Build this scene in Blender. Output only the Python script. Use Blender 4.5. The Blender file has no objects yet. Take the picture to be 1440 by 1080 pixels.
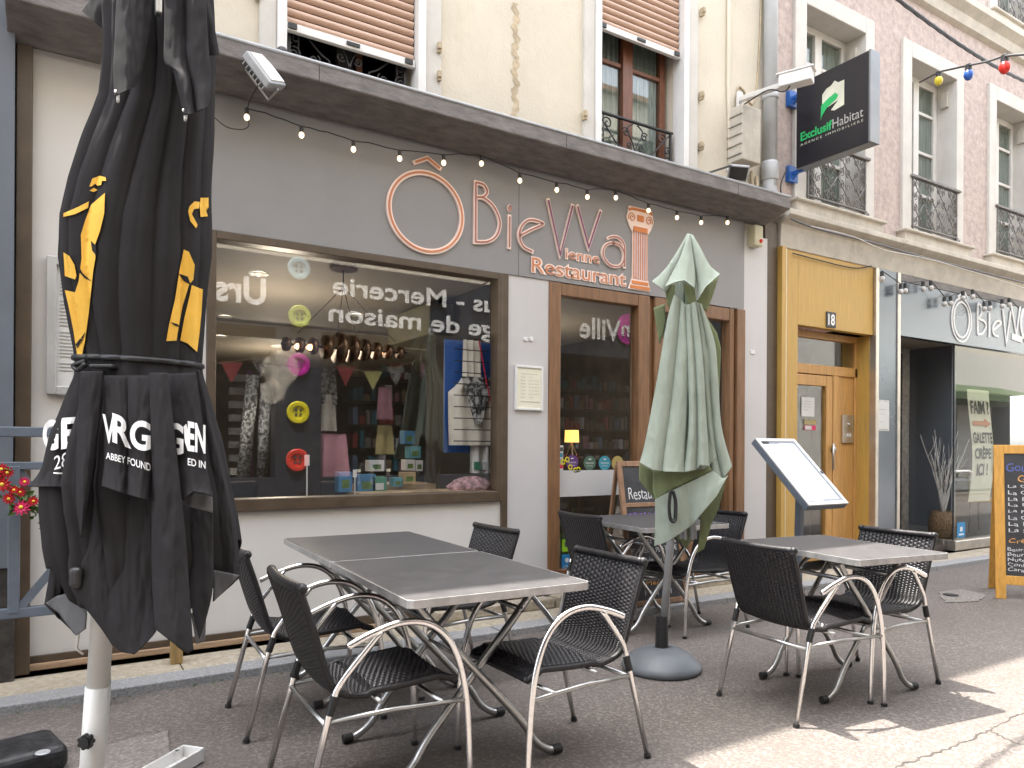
import bpy, bmesh, math, random
from mathutils import Vector, Matrix, Quaternion
random.seed(7)
S = bpy.context.scene
C = S.collection
R = math.radians
# ---------------------------------------------------------------- camera
CAM_H = 1.25
F0, CX, CY, ROLL, YAW = 1030., 720., 628., .0055, R(58.2)   # focal length and horizon in photo pixels, facade bearing
cam = bpy.data.objects.new('camera', bpy.data.cameras.new('camera')); C.objects.link(cam)
cam.data.sensor_width = 36; cam.data.lens = 36*F0/1440
cam.data.shift_y = (CY-540)/1440.; cam.data.clip_end = 400; cam.data.clip_start = .05
cam.location = (0, 0, CAM_H)
FV = Vector((math.cos(YAW), math.sin(YAW), 0)); RV = Vector((math.sin(YAW), -math.cos(YAW), 0))
cam.rotation_euler = (Matrix.Rotation(-ROLL, 3, FV) @ Matrix((RV, Vector((0, 0, 1)), -FV)).transposed()).to_euler()
S.camera = cam
# ---------------------------------------------------------------- light
TOSUN = Vector((-.125, .305, 1)).normalized()
W = bpy.data.worlds.new("World"); S.world = W; W.use_nodes = True
nt = W.node_tree; nt.nodes.clear()
sk = nt.nodes.new('ShaderNodeTexSky'); sk.sky_type = 'NISHITA'; sk.sun_disc = False
sk.sun_elevation = math.asin(TOSUN.z); sk.sun_rotation = R(-22); sk.dust_density = 3.0; sk.air_density = 1.0; sk.ozone_density = .6
hs = nt.nodes.new('ShaderNodeHueSaturation'); hs.inputs['Saturation'].default_value = .32
bg = nt.nodes.new('ShaderNodeBackground'); bg.inputs[1].default_value = .15
wo = nt.nodes.new('ShaderNodeOutputWorld')
nt.links.new(sk.outputs[0], hs.inputs['Color']); nt.links.new(hs.outputs[0], bg.inputs[0]); nt.links.new(bg.outputs[0], wo.inputs[0])
sl = bpy.data.lights.new('sun', 'SUN'); sl.energy = 2.0; sl.angle = R(.5); sl.color = (1, .95, .87)
so = bpy.data.objects.new('sun', sl); C.objects.link(so); so.rotation_euler = (-TOSUN).to_track_quat('-Z', 'Y').to_euler(); so.location = (0, 6, 14)
S.view_settings.view_transform = 'Standard'; S.view_settings.look = 'None'; S.view_settings.gamma = 1
S.view_settings.exposure = 3.1
S.cycles.max_bounces = 8; S.cycles.diffuse_bounces = 4; S.cycles.transparent_max_bounces = 16; S.cycles.glossy_bounces = 4
S.cycles.sample_clamp_indirect = 4; S.cycles.use_denoising = True; S.cycles.caustics_reflective = False; S.cycles.caustics_refractive = False
# ---------------------------------------------------------------- measuring the place: a sight line met with a wall or a level
def uv(px, py):
    a, b = px-CX, py-CY
    return (a+ROLL*b)/F0, -(b-ROLL*a)/F0
def at(px, py, Y):
    u, v = uv(px, py); dx = FV.x+RV.x*u; dy = FV.y+RV.y*u; t = Y/dy
    return Vector((t*dx, Y, CAM_H+t*v))
def lev(px, py, z=0.):
    u, v = uv(px, py); t = (CAM_H-z)/-v
    return Vector((t*(FV.x+RV.x*u), t*(FV.y+RV.y*u), z))
YF, YG, YO = 4.62, 4.66, -2.1      # house fronts, shop glass, the far side of the street
def opp(px, py, Y=YO):             # where a thing across the street stands whose mirror image is met at px, py
    p = at(px, py, 2*YG-Y); return Vector((p.x, Y, p.z))
# ---------------------------------------------------------------- materials
M = {}
def mat(name, col, rough=.5, metal=0, var=.12, vs=4, bump=0, bs=60, spec=.5, emit=0, ecol=None, col2=None, c2=.5, coat=0, sheen=0, stain=0, scol=(.12,.1,.08), aniso=None):
    m = bpy.data.materials.new(name); m.use_nodes = True; n = m.node_tree.nodes; l = m.node_tree.links
    b = n['Principled BSDF']; b.inputs['Roughness'].default_value = rough; b.inputs['Metallic'].default_value = metal
    b.inputs['Specular IOR Level'].default_value = spec
    if coat: b.inputs['Coat Weight'].default_value = coat; b.inputs['Coat Roughness'].default_value = .15
    if sheen: b.inputs['Sheen Weight'].default_value = sheen
    tc = n.new('ShaderNodeTexCoord'); mp = n.new('ShaderNodeMapping'); l.new(tc.outputs['Object'], mp.inputs[0])
    if aniso: mp.inputs['Scale'].default_value = aniso
    nz = n.new('ShaderNodeTexNoise'); nz.inputs['Scale'].default_value = vs; nz.inputs['Detail'].default_value = 7; nz.inputs['Roughness'].default_value = .65
    l.new(mp.outputs[0], nz.inputs['Vector'])
    rp = n.new('ShaderNodeValToRGB'); e = rp.color_ramp.elements
    c = list(col); d = list(col2) if col2 else [x*(1-var*2) for x in c]; g = c if col2 else [min(1, x*(1+var*.6)) for x in c]
    e[0].position = .5-.2*c2/.5; e[1].position = .5+.2*c2/.5; e[0].color = (*d, 1); e[1].color = (*g, 1)
    l.new(nz.outputs[0], rp.inputs[0]); out = rp.outputs[0]
    if stain:
        n2 = n.new('ShaderNodeTexNoise'); n2.inputs['Scale'].default_value = 1.7; n2.inputs['Detail'].default_value = 9; n2.inputs['Roughness'].default_value = .75
        m2 = n.new('ShaderNodeMapping'); m2.inputs['Scale'].default_value = (2.2, 2.2, .6); l.new(tc.outputs['Object'], m2.inputs[0]); l.new(m2.outputs[0], n2.inputs['Vector'])
        r2 = n.new('ShaderNodeValToRGB'); r2.color_ramp.elements[0].position = .56; r2.color_ramp.elements[1].position = .8
        r2.color_ramp.elements[0].color = (0, 0, 0, 1); r2.color_ramp.elements[1].color = (stain, stain, stain, 1); l.new(n2.outputs[0], r2.inputs[0])
        mx = n.new('ShaderNodeMixRGB'); l.new(r2.outputs[0], mx.inputs[0]); l.new(out, mx.inputs[1]); mx.inputs[2].default_value = (*scol, 1); out = mx.outputs[0]
    l.new(out, b.inputs['Base Color'])
    mr = n.new('ShaderNodeMapRange'); mr.inputs[3].default_value = max(0, rough-.08); mr.inputs[4].default_value = min(1, rough+.1); l.new(nz.outputs[0], mr.inputs[0]); l.new(mr.outputs[0], b.inputs['Roughness'])
    if bump:
        nb = n.new('ShaderNodeTexNoise'); nb.inputs['Scale'].default_value = bs; nb.inputs['Detail'].default_value = 5; l.new(mp.outputs[0], nb.inputs['Vector'])
        bp = n.new('ShaderNodeBump'); bp.inputs['Strength'].default_value = bump; bp.inputs['Distance'].default_value = .01
        l.new(nb.outputs[0], bp.inputs['Height']); l.new(bp.outputs[0], b.inputs['Normal'])
    if emit: b.inputs['Emission Color'].default_value = (*(ecol or col), 1); b.inputs['Emission Strength'].default_value = emit
    m.diffuse_color = (*col, 1); M[name] = m; return m
def glass(name, tint=(1, 1, 1), base=.05, k=.9, rough=0., film=0, fcol=(.8, .8, .8)):
    m = bpy.data.materials.new(name); m.use_nodes = True; n = m.node_tree.nodes; l = m.node_tree.links; n.clear()
    o = n.new('ShaderNodeOutputMaterial'); lw = n.new('ShaderNodeLayerWeight'); lw.inputs[0].default_value = .5
    p = n.new('ShaderNodeMath'); p.operation = 'POWER'; l.new(lw.outputs['Facing'], p.inputs[0]); p.inputs[1].default_value = 5
    q = n.new('ShaderNodeMath'); q.operation = 'MULTIPLY_ADD'; l.new(p.outputs[0], q.inputs[0]); q.inputs[1].default_value = k; q.inputs[2].default_value = base
    t = n.new('ShaderNodeBsdfTransparent'); t.inputs[0].default_value = (*tint, 1)
    g = n.new('ShaderNodeBsdfGlossy'); g.inputs['Roughness'].default_value = rough
    mx = n.new('ShaderNodeMixShader'); l.new(q.outputs[0], mx.inputs[0]); l.new(t.outputs[0], mx.inputs[1]); l.new(g.outputs[0], mx.inputs[2])
    l.new(mx.outputs[0], o.inputs[0]); M[name] = m
mat('cream_render', (.60, .545, .44), .9, var=.06, vs=1.6, bump=.25, bs=40, stain=.45, scol=(.42, .33, .22))
mat('white_render', (.56, .535, .49), .85, var=.07, vs=3, bump=.2, bs=30, stain=.5, scol=(.35, .3, .25))
mat('pink_render', (.50, .41, .37), .95, var=.16, vs=14, bump=.9, bs=70, stain=.3, scol=(.42, .34, .30))
mat('ledge_stone', (.52, .48, .41), .85, var=.12, vs=5, bump=.4, bs=25, stain=.7, scol=(.22, .18, .14))
mat('old_sill', (.50, .41, .28), .9, var=.2, vs=9, bump=.7, bs=30, stain=.6, scol=(.3, .22, .13))
mat('fascia_grey', (.235, .23, .232), .33, var=.04, vs=2, bump=.03, bs=9, spec=.5)
mat('cornice_grey', (.175, .158, .150), .6, var=.25, vs=7, bump=.3, bs=35, stain=.5, scol=(.06, .055, .05), aniso=(1, 3, 3))
mat('panel_white', (.62, .60, .57), .45, var=.03, vs=2, bump=.03, bs=6, stain=.12, scol=(.3, .27, .22))
mat('panel_grey', (.52, .505, .50), .42, var=.03, vs=2, bump=.03, bs=6, stain=.12, scol=(.25, .24, .22))
mat('brown_metal', (.085, .058, .036), .4, var=.15, vs=8, bump=.04)
mat('brown_wood', (.215, .108, .048), .42, var=.22, vs=6, bump=.12, bs=40, aniso=(7, 7, .6))
mat('raw_board', (.42, .28, .17), .8, var=.25, vs=5, bump=.4, bs=40, aniso=(.8, 9, 9))
mat('raw_post', (.40, .26, .10), .8, var=.25, vs=5, bump=.4, bs=40, aniso=(9, 9, .8))
mat('yellow_wood', (.50, .31, .075), .5, var=.12, vs=9, bump=.1, bs=40, aniso=(8, 8, .35))
mat('door_wood', (.55, .30, .095), .42, var=.15, vs=6, bump=.1, bs=40, aniso=(9, 9, .5))
mat('orange_wood', (.60, .31, .06), .5, var=.15, vs=6, bump=.1, bs=40, aniso=(9, 9, .5))
mat('board_wood', (.30, .17, .095), .55, var=.25, vs=7, bump=.2, bs=40, aniso=(6, 6, 1))
mat('bluegrey_paint', (.115, .13, .155), .5, var=.06, vs=3, bump=.05, stain=.2, scol=(.05, .05, .05))
mat('rail_paint', (.12, .145, .18), .45, var=.1, vs=8, bump=.06)
mat('dark_stone', (.06, .052, .045), .9, var=.4, vs=8, bump=.8, bs=20)
mat('shutter_pvc', (.48, .32, .235), .5, var=.05, vs=4, stain=.15, scol=(.3, .2, .15))
mat('white_metal', (.68, .67, .65), .4, var=.05, vs=6, stain=.15, scol=(.4, .38, .35))
mat('window_white', (.62, .60, .56), .5, var=.06, vs=6, stain=.25, scol=(.4, .36, .3))
mat('mahogany', (.17, .062, .03), .42, var=.2, vs=7, bump=.1, aniso=(5, 5, 1))
mat('iron', (.022, .022, .024), .5, var=.2, vs=20, bump=.1)
mat('iron_grey', (.20, .185, .17), .6, var=.3, vs=20, bump=.2)
mat('curtain', (.55, .55, .52), .9, var=.2, vs=7, aniso=(14, 14, .5))
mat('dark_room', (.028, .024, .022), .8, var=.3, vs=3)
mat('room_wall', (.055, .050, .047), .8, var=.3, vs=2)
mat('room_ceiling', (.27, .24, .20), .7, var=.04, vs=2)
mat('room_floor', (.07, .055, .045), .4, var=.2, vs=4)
mat('zinc_grey', (.36, .37, .38), .5, metal=.3, var=.12, vs=5, bump=.05)
mat('pipe_pvc', (.45, .46, .47), .45, var=.07, vs=6, stain=.3, scol=(.22, .21, .2))
mat('alu', (.82, .81, .80), .2, metal=1, var=.05, vs=30, bump=.02)
mat('alu_dull', (.48, .48, .47), .34, metal=1, var=.12, vs=14, bump=.04)
mat('steel_plate', (.20, .23, .27), .24, metal=.8, var=.06, vs=1.5, bump=.06, bs=2.2)
mat('steel_trim', (.62, .58, .52), .3, metal=.9, var=.1, vs=8)
mat('tabletop', (.078, .075, .075), .5, var=.2, vs=13, bump=.12, bs=60, spec=.12, col2=(.055, .053, .053))
mat('table_edge', (.48, .475, .47), .38, metal=.6, var=.15, vs=18)
mat('rattan', (.012, .0115, .014), .36, var=.25, vs=90, spec=.45)
mat('rattan_trim', (.014, .013, .015), .4, var=.25, vs=60, bump=.25, bs=220, spec=.4, aniso=(1, 1, 1))
mat('rubber', (.012, .012, .012), .6, var=.2)
mat('black_cloth', (.030, .0285, .0300), .95, var=.1, vs=5, bump=.22, bs=700, spec=.12, sheen=.0, stain=.2, scol=(.03, .029, .029))
mat('black_cloth_inside', (.135, .138, .145), .9, var=.1, vs=260, bump=.2, bs=700)
mat('yellow_print', (.80, .46, .055), .75, var=.05, vs=20, bump=.15, bs=700)
mat('white_print', (.75, .75, .75), .75, var=.05, vs=20)
mat('green_cloth', (.30, .345, .29), .88, var=.05, vs=4, bump=.15, bs=600, spec=.2, stain=.14, scol=(.2, .22, .16))
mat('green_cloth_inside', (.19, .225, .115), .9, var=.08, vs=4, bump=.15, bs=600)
mat('base_grey', (.115, .125, .135), .48, var=.1, vs=9, bump=.1, bs=40, stain=.25, scol=(.2, .19, .18))
mat('pole_white', (.72, .72, .69), .35, var=.04, vs=5, stain=.12, scol=(.4, .38, .3))
mat('black_plastic', (.018, .018, .019), .45, var=.15)
mat('black_weight', (.022, .022, .025), .5, var=.5, vs=14, bump=.5, bs=30)
mat('sign_black', (.014, .013, .018), .3, var=.1, vs=3)
mat('sign_side', (.22, .23, .24), .35, metal=.5, var=.1)
mat('blue_bracket', (.02, .12, .42), .45, var=.15)
mat('cable', (.02, .02, .022), .6, var=.2)
mat('cable_grey', (.12, .12, .13), .6, var=.2)
mat('cable_white', (.6, .58, .54), .6, var=.1)
mat('chalkboard', (.045, .045, .048), .7, var=.3, vs=5)
mat('chalk', (.72, .72, .72), .95, var=.25, vs=90)
mat('chalk_violet', (.30, .16, .62), .95, var=.25, vs=90)
mat('chalk_orange', (.75, .38, .12), .95, var=.25, vs=90)
mat('chalk_blue', (.12, .16, .45), .95, var=.25, vs=90)
mat('paper', (.60, .60, .58), .8, var=.03, vs=6)
mat('paper_cream', (.72, .69, .55), .8, var=.04, vs=6)
mat('ink', (.08, .08, .08), .8); mat('ink_soft', (.34, .33, .3), .8)
mat('silver_frame', (.52, .52, .51), .35, metal=.4, var=.08)
mat('neon_pale', (.86, .68, .60), .5, var=.04); mat('neon_orange', (.58, .22, .10), .5, var=.1)
mat('neon_violet', (.20, .05, .12), .5, var=.1); mat('neon_brown', (.38, .14, .11), .5, var=.1)
mat('column_orange', (.62, .20, .045), .5, var=.08); mat('column_pale', (.66, .54, .54), .5, var=.05)
mat('bulb_lit', (1, .85, .6), .2, emit=.3, ecol=(1, .72, .42)); mat('bulb_clear', (.5, .48, .45), .1, var=.02)
mat('spot_lit', (1, .95, .85), .3, emit=2.6, ecol=(1, .92, .78)); mat('lamp_lit', (1, .7, .25), .5, emit=.22, ecol=(1, .55, .12))
mat('glow_lit', (1, .55, .25), .4, emit=1.2, ecol=(1, .45, .16))
mat('bulb_red', (.7, .03, .02), .25); mat('bulb_blue', (.03, .12, .5), .25); mat('bulb_yellow', (.75, .6, .04), .25)
mat('leaf', (.11, .20, .04), .6, var=.3, vs=30); mat('petal', (.55, .008, .02), .6, var=.2, vs=40); mat('petal_pink', (.62, .02, .12), .6, var=.2, vs=40); mat('stamen', (.8, .5, .04), .7)
mat('grass_leaf', (.12, .2, .05), .6, var=.3, vs=30)
mat('green_print', (.02, .42, .12), .5); mat('cream_print', (.62, .62, .5), .5)
mat('sticker_blue', (.02, .24, .52), .5); mat('sticker_green', (.32, .62, .02), .5); mat('sticker_teal', (.04, .25, .33), .5)
mat('sticker_violet', (.10, .03, .16), .5); mat('sticker_olive', (.06, .12, .08), .5); mat('sticker_gold', (.4, .3, .1), .5)
mat('wicker', (.25, .16, .08), .8, var=.6, vs=60, bump=1, bs=60); mat('twig', (.62, .60, .57), .7, var=.1)
mat('grey_wall', (.16, .18, .21), .7, var=.05); mat('mustard', (.42, .30, .04), .8)
mat('navy', (.028, .033, .045), .45, var=.1); mat('white_letter', (.8, .8, .78), .5); mat('magenta', (.55, .015, .33), .4)
mat('button_yellow', (.78, .68, .02), .35); mat('button_lime', (.55, .62, .12), .35); mat('button_red', (.72, .05, .03), .35); mat('button_pale', (.33, .5, .55), .35)
mat('beige_cloth', (.80, .76, .66), .9, var=.1, vs=8, bump=.2, bs=50); mat('white_cloth', (.75, .74, .72), .9, var=.08, vs=8, bump=.2, bs=50)
mat('pink_cloth', (.62, .38, .38), .9, var=.45, vs=30, bump=.7, bs=30); mat('blue_poster', (.03, .12, .42), .5, var=.2, vs=3); mat('red_trim', (.6, .02, .05), .6)
mat('pattern_cloth', (.66, .66, .6), .9, col2=(.03, .03, .03), vs=26, c2=.12); mat('print_scarf', (.5, .5, .48), .9, col2=(.05, .05, .05), vs=22, c2=.12)
mat('lime', (.30, .62, .03), .5); mat('purple', (.22, .02, .22), .6); mat('copper', (.26, .165, .11), .3, metal=.8, var=.1)
mat('brass_lamp', (.5, .34, .2), .35, metal=.8); mat('olive_box', (.15, .14, .09), .7)
mat('awning_green', (.07, .11, .045), .8); mat('shadow_gap', (.01, .01, .01), .9)
mat('card_blue', (.05, .2, .38), .5); mat('card_white', (.7, .7, .7), .5); mat('card_green', (.08, .28, .18), .5); mat('card_teal', (.10, .30, .36), .5); mat('tan_wood', (.45, .33, .2), .6, var=.2)
mat('gold_bag', (.5, .42, .2), .35, metal=.5); mat('flag_red', (.5, .08, .08), .8); mat('flag_yellow', (.6, .55, .2), .8); mat('flag_pink', (.5, .25, .3), .8); mat('flag_blue', (.2, .3, .45), .8)
mat('tile_roof', (.3, .14, .08), .85, var=.3, vs=6, bump=.4); mat('alarm_cream', (.55, .52, .36), .5, var=.08)
glass('shop_glass', base=.09, k=.9); glass('door_glass', base=.06, k=.9); glass('window_glass', tint=(.8, .84, .82), base=.09, k=.8); glass('street_glass', tint=(.95, .97, .96), base=.10, k=.5)
glass('clear_plastic', base=.06, k=.6, rough=.15)
def weave_mat():
    m = M['rattan']; n = m.node_tree.nodes; l = m.node_tree.links; b = n['Principled BSDF']
    v = n.new('ShaderNodeTexVoronoi'); v.inputs['Scale'].default_value = 110; tc = n.new('ShaderNodeTexCoord'); l.new(tc.outputs['Object'], v.inputs['Vector'])
    rp = n.new('ShaderNodeValToRGB'); rp.color_ramp.elements[0].color = (.008, .008, .010, 1); rp.color_ramp.elements[1].color = (.024, .021, .023, 1); l.new(v.outputs['Color'], rp.inputs[0]); l.new(rp.outputs[0], b.inputs['Base Color'])
weave_mat()
def ground_mat(name, dark, light, fleck, patch=(.1, .09, .08), ps=.5, sc=1.):
    m = bpy.data.materials.new(name); m.use_nodes = True; n = m.node_tree.nodes; l = m.node_tree.links; b = n['Principled BSDF']; b.inputs['Roughness'].default_value = .85
    tc = n.new('ShaderNodeTexCoord')
    v = n.new('ShaderNodeTexVoronoi'); v.inputs['Scale'].default_value = 95*sc; l.new(tc.outputs['Object'], v.inputs['Vector'])
    n1 = n.new('ShaderNodeTexNoise'); n1.inputs['Scale'].default_value = 60*sc; n1.inputs['Detail'].default_value = 6; l.new(tc.outputs['Object'], n1.inputs['Vector'])
    n2 = n.new('ShaderNodeTexNoise'); n2.inputs['Scale'].default_value = .9; n2.inputs['Detail'].default_value = 8; n2.inputs['Roughness'].default_value = .7; l.new(tc.outputs['Object'], n2.inputs['Vector'])
    r1 = n.new('ShaderNodeValToRGB'); e = r1.color_ramp.elements; e[0].position = .3; e[1].position = .75; e[0].color = (*dark, 1); e[1].color = (*light, 1); l.new(n1.outputs[0], r1.inputs[0])
    sp = n.new('ShaderNodeSeparateColor'); l.new(v.outputs['Color'], sp.inputs[0])
    r3 = n.new('ShaderNodeValToRGB'); e = r3.color_ramp.elements; e[0].position = .62; e[1].position = .95; e[0].color = (0, 0, 0, 1); e[1].color = (.5, .5, .5, 1); l.new(sp.outputs[0], r3.inputs[0])
    m1 = n.new('ShaderNodeMixRGB'); l.new(r3.outputs[0], m1.inputs[0]); l.new(r1.outputs[0], m1.inputs[1]); m1.inputs[2].default_value = (*fleck, 1)
    r2 = n.new('ShaderNodeValToRGB'); e = r2.color_ramp.elements; e[0].position = .4; e[1].position = .72; e[0].color = (0, 0, 0, 1); e[1].color = (ps, ps, ps, 1); l.new(n2.outputs[0], r2.inputs[0])
    m2 = n.new('ShaderNodeMixRGB'); l.new(r2.outputs[0], m2.inputs[0]); l.new(m1.outputs[0], m2.inputs[1]); m2.inputs[2].default_value = (*patch, 1); l.new(m2.outputs[0], b.inputs['Base Color'])
    bp = n.new('ShaderNodeBump'); bp.inputs['Strength'].default_value = .6; bp.inputs['Distance'].default_value = .004; l.new(v.outputs['Distance'], bp.inputs['Height']); l.new(bp.outputs[0], b.inputs['Normal'])
    M[name] = m
ground_mat('asphalt', (.075, .063, .056), (.142, .122, .109), (.27, .24, .21), (.092, .079, .07), .75)
ground_mat('asphalt_old', (.10, .09, .08), (.21, .19, .17), (.33, .31, .28), (.14, .12, .11), .5)
ground_mat('sandstone', (.30, .25, .18), (.46, .40, .30), (.5, .46, .38), (.24, .2, .15), .6, .5)
ground_mat('granite', (.20, .20, .20), (.34, .34, .34), (.42, .42, .42), (.18, .18, .18), .4, 1.2)
# ---------------------------------------------------------------- mesh helpers
LOC = {}
def tag(o, label=None, cat=None, group=None, kind=None):
    if label: o['label'] = label
    if cat: o['category'] = cat
    if group: o['group'] = group
    if kind: o['kind'] = kind
    return o
def thing(name, label, cat, loc=(0, 0, 0), group=None, rz=0., local=False):
    o = bpy.data.objects.new(name, None); C.objects.link(o); o.location = loc; o.rotation_euler = (0, 0, rz); o.empty_display_size = .1
    LOC[o.name] = Vector((0, 0, 0)) if local else Vector(loc)
    return tag(o, label, cat, group)
class MB:
    def __init__(s): s.v = []; s.f = []
    def add(s, vs, fs):
        k = len(s.v); s.v += [tuple(p) for p in vs]; s.f += [[i+k for i in f] for f in fs]; return s
    def box(s, x0, x1, y0, y1, z0, z1):
        return s.add([(x, y, z) for x in (x0, x1) for y in (y0, y1) for z in (z0, z1)], [(0, 1, 3, 2), (4, 6, 7, 5), (0, 4, 5, 1), (2, 3, 7, 6), (0, 2, 6, 4), (1, 5, 7, 3)])
    def obox(s, c, h, rot=None):
        c = Vector(c); rot = rot or Matrix.Identity(3)
        vs = [c+rot @ Vector((a*h[0], b*h[1], d*h[2])) for a in (-1, 1) for b in (-1, 1) for d in (-1, 1)]
        return s.add(vs, [(0, 1, 3, 2), (4, 6, 7, 5), (0, 4, 5, 1), (2, 3, 7, 6), (0, 2, 6, 4), (1, 5, 7, 3)])
    def bar(s, p, q, w, h, up=(0, 0, 1)):
        p = Vector(p); q = Vector(q); d = q-p; L = d.length; d.normalize(); u = Vector(up); a = d.cross(u)
        if a.length < 1e-4: a = d.cross(Vector((1, 0, 0)))
        a.normalize(); b = a.cross(d)
        return s.obox((p+q)/2, (w/2, L/2, h/2), Matrix((a, d, b)).transposed())
    def tube(s, pts, r, n=8, closed=False, flat=1., ref=None):
        P = [Vector(p) for p in pts]; N = len(P); rr = r if isinstance(r, (list, tuple)) else [r]*N; vs = []; fs = []; prev = None
        for i, p in enumerate(P):
            a = P[(i-1) % N] if (closed or i > 0) else p; b = P[(i+1) % N] if (closed or i < N-1) else p
            d = (b-a).normalized()
            if prev is None:
                u = Vector(ref) if ref else (Vector((0, 0, 1)) if abs(d.z) < .9 else Vector((1, 0, 0)))
            else: u = prev
            u = (u-d*u.dot(d)).normalized(); prev = u; w = d.cross(u)
            for k in range(n):
                t = 2*math.pi*k/n; vs.append(p+u*math.cos(t)*rr[i]*flat+w*math.sin(t)*rr[i])
        for i in range(N if closed else N-1):
            for k in range(n):
                a = i*n+k; b = i*n+(k+1) % n; c = ((i+1) % N)*n+(k+1) % n; d = ((i+1) % N)*n+k; fs.append((a, b, c, d))
        if not closed: fs += [tuple(range(n))[::-1], tuple(range((N-1)*n, N*n))]
        return s.add(vs, fs)
    def lathe(s, prof, n=24, c=(0, 0, 0), axis=None):
        c = Vector(c); q = Vector((0, 0, 1)).rotation_difference(Vector(axis)) if axis else Quaternion(); vs = []; fs = []
        for r, z in prof:
            for k in range(n): t = 2*math.pi*k/n; vs.append(c+q @ Vector((r*math.cos(t), r*math.sin(t), z)))
        for i in range(len(prof)-1):
            for k in range(n): fs.append((i*n+k, i*n+(k+1) % n, (i+1)*n+(k+1) % n, (i+1)*n+k))
        if prof[0][0] > 1e-4: fs.append(tuple(range(n))[::-1])
        if prof[-1][0] > 1e-4: fs.append(tuple(range((len(prof)-1)*n, len(prof)*n)))
        return s.add(vs, fs)
    def ball(s, c, r, n=12, m=8, sc=(1, 1, 1)):
        k = len(s.v); s.lathe([(max(1e-5, r*math.sin(math.pi*i/m)), -r*math.cos(math.pi*i/m)) for i in range(m+1)], n)
        for i in range(k, len(s.v)): v = s.v[i]; s.v[i] = (c[0]+v[0]*sc[0], c[1]+v[1]*sc[1], c[2]+v[2]*sc[2])
        return s
    def prism(s, pts, a, b, ax='y'):   # polygon of (x, z) pushed along y, or (x, y) along z, or (y, z) along x
        f = {'y': lambda p, t: (p[0], t, p[1]), 'z': lambda p, t: (p[0], p[1], t), 'x': lambda p, t: (t, p[0], p[1])}[ax]; n = len(pts)
        return s.add([f(p, a) for p in pts]+[f(p, b) for p in pts], [tuple(range(n)), tuple(range(n, 2*n))[::-1]]+[(i, i+n, (i+1) % n+n, (i+1) % n) for i in range(n)])
    def grid(s, fn, nu, nv, wrap=False):
        vs = [fn(i/nu, j/nv) for j in range(nv+1) for i in range(nu if wrap else nu+1)]; w = nu if wrap else nu+1
        return s.add(vs, [(j*w+i, j*w+(i+1) % w, (j+1)*w+(i+1) % w, (j+1)*w+i) for j in range(nv) for i in range(nu)])
    def ribbon(s, pts, w, y0, y1, closed=False, cap=True):     # raised band drawn on an upright face (x, z)
        P = [Vector((p[0], p[1])) for p in pts]; N = len(P); L = []; Rr = []
        for i in range(N):
            a = P[(i-1) % N] if (closed or i > 0) else None; b = P[(i+1) % N] if (closed or i < N-1) else None
            d1 = (P[i]-a).normalized() if a is not None else None; d2 = (b-P[i]).normalized() if b is not None else None
            d1 = d1 or d2; d2 = d2 or d1; n1 = Vector((-d1.y, d1.x)); n2 = Vector((-d2.y, d2.x)); m = (n1+n2)
            m = m.normalized() if m.length > .2 else n1; k = min(2.2, 1/max(.35, m.dot(n1)))
            e = Vector((0, 0))
            if cap and not closed and i == 0: e = -d1*w/2
            if cap and not closed and i == N-1: e = d1*w/2
            L.append(P[i]+m*w/2*k+e); Rr.append(P[i]-m*w/2*k+e)
        vs = [(p.x, y, p.y) for y in (y0, y1) for p in L]+[(p.x, y, p.y) for y in (y0, y1) for p in Rr]; fs = []
        for i in range(N if closed else N-1):
            j = (i+1) % N
            fs += [(i, j, 2*N+j, 2*N+i), (N+i, 3*N+i, 3*N+j, N+j), (i, N+i, N+j, j), (2*N+i, 2*N+j, 3*N+j, 3*N+i)]
        if not closed: fs += [(0, 2*N, 3*N, N), (N-1, 2*N-1, 4*N-1, 3*N-1)]
        return s.add(vs, fs)
    def mesh(s, name, off=(0, 0, 0), smooth=False):
        me = bpy.data.meshes.new(name); o = Vector(off); me.from_pydata([(v[0]-o.x, v[1]-o.y, v[2]-o.z) for v in s.v], [], s.f); me.validate()
        bm = bmesh.new(); bm.from_mesh(me); bmesh.ops.recalc_face_normals(bm, faces=bm.faces); bm.to_mesh(me); bm.free()
        if smooth: me.shade_smooth()
        return me
    def build(s, name, m, parent=None, smooth=False, bevel=0, label=None, cat=None, group=None, kind=None, seg=2, auto=False, origin=None):
        off = LOC.get(parent.name, Vector()) if parent else (Vector(origin) if origin else Vector())
        me = s.mesh(name, off, smooth or auto); me.materials.append(M[m]); o = bpy.data.objects.new(name, me); C.objects.link(o)
        if parent: o.parent = parent; LOC[o.name] = off
        elif origin: o.location = origin; LOC[o.name] = off
        if auto: me.set_sharp_from_angle(angle=R(40))
        if bevel:
            b = o.modifiers.new('bevel', 'BEVEL'); b.width = bevel; b.segments = seg; b.limit_method = 'ANGLE'; b.angle_limit = R(40); b.harden_normals = False
        return tag(o, label, cat, group, kind)
def each(mb, name, m, parent, **kw):            # every separate piece becomes a part of its own
    par = list(range(len(mb.v)))
    def root(a):
        while par[a] != a: par[a] = par[par[a]]; a = par[a]
        return a
    for f in mb.f:
        for q in f[1:]: par[root(q)] = root(f[0])
    g = {}
    for f in mb.f: g.setdefault(root(f[0]), []).append(f)
    out = []
    for fs in g.values():
        ids = sorted({i for f in fs for i in f}); k = {i: j for j, i in enumerate(ids)}; n = MB(); n.v = [mb.v[i] for i in ids]; n.f = [[k[i] for i in f] for f in fs]; out.append(n.build(name, m, parent, **kw))
    return out
def copy_tree(o, parent=None):
    c = o.copy(); C.objects.link(c); c.parent = parent
    for ch in o.children: copy_tree(ch, c)
    return c
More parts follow.
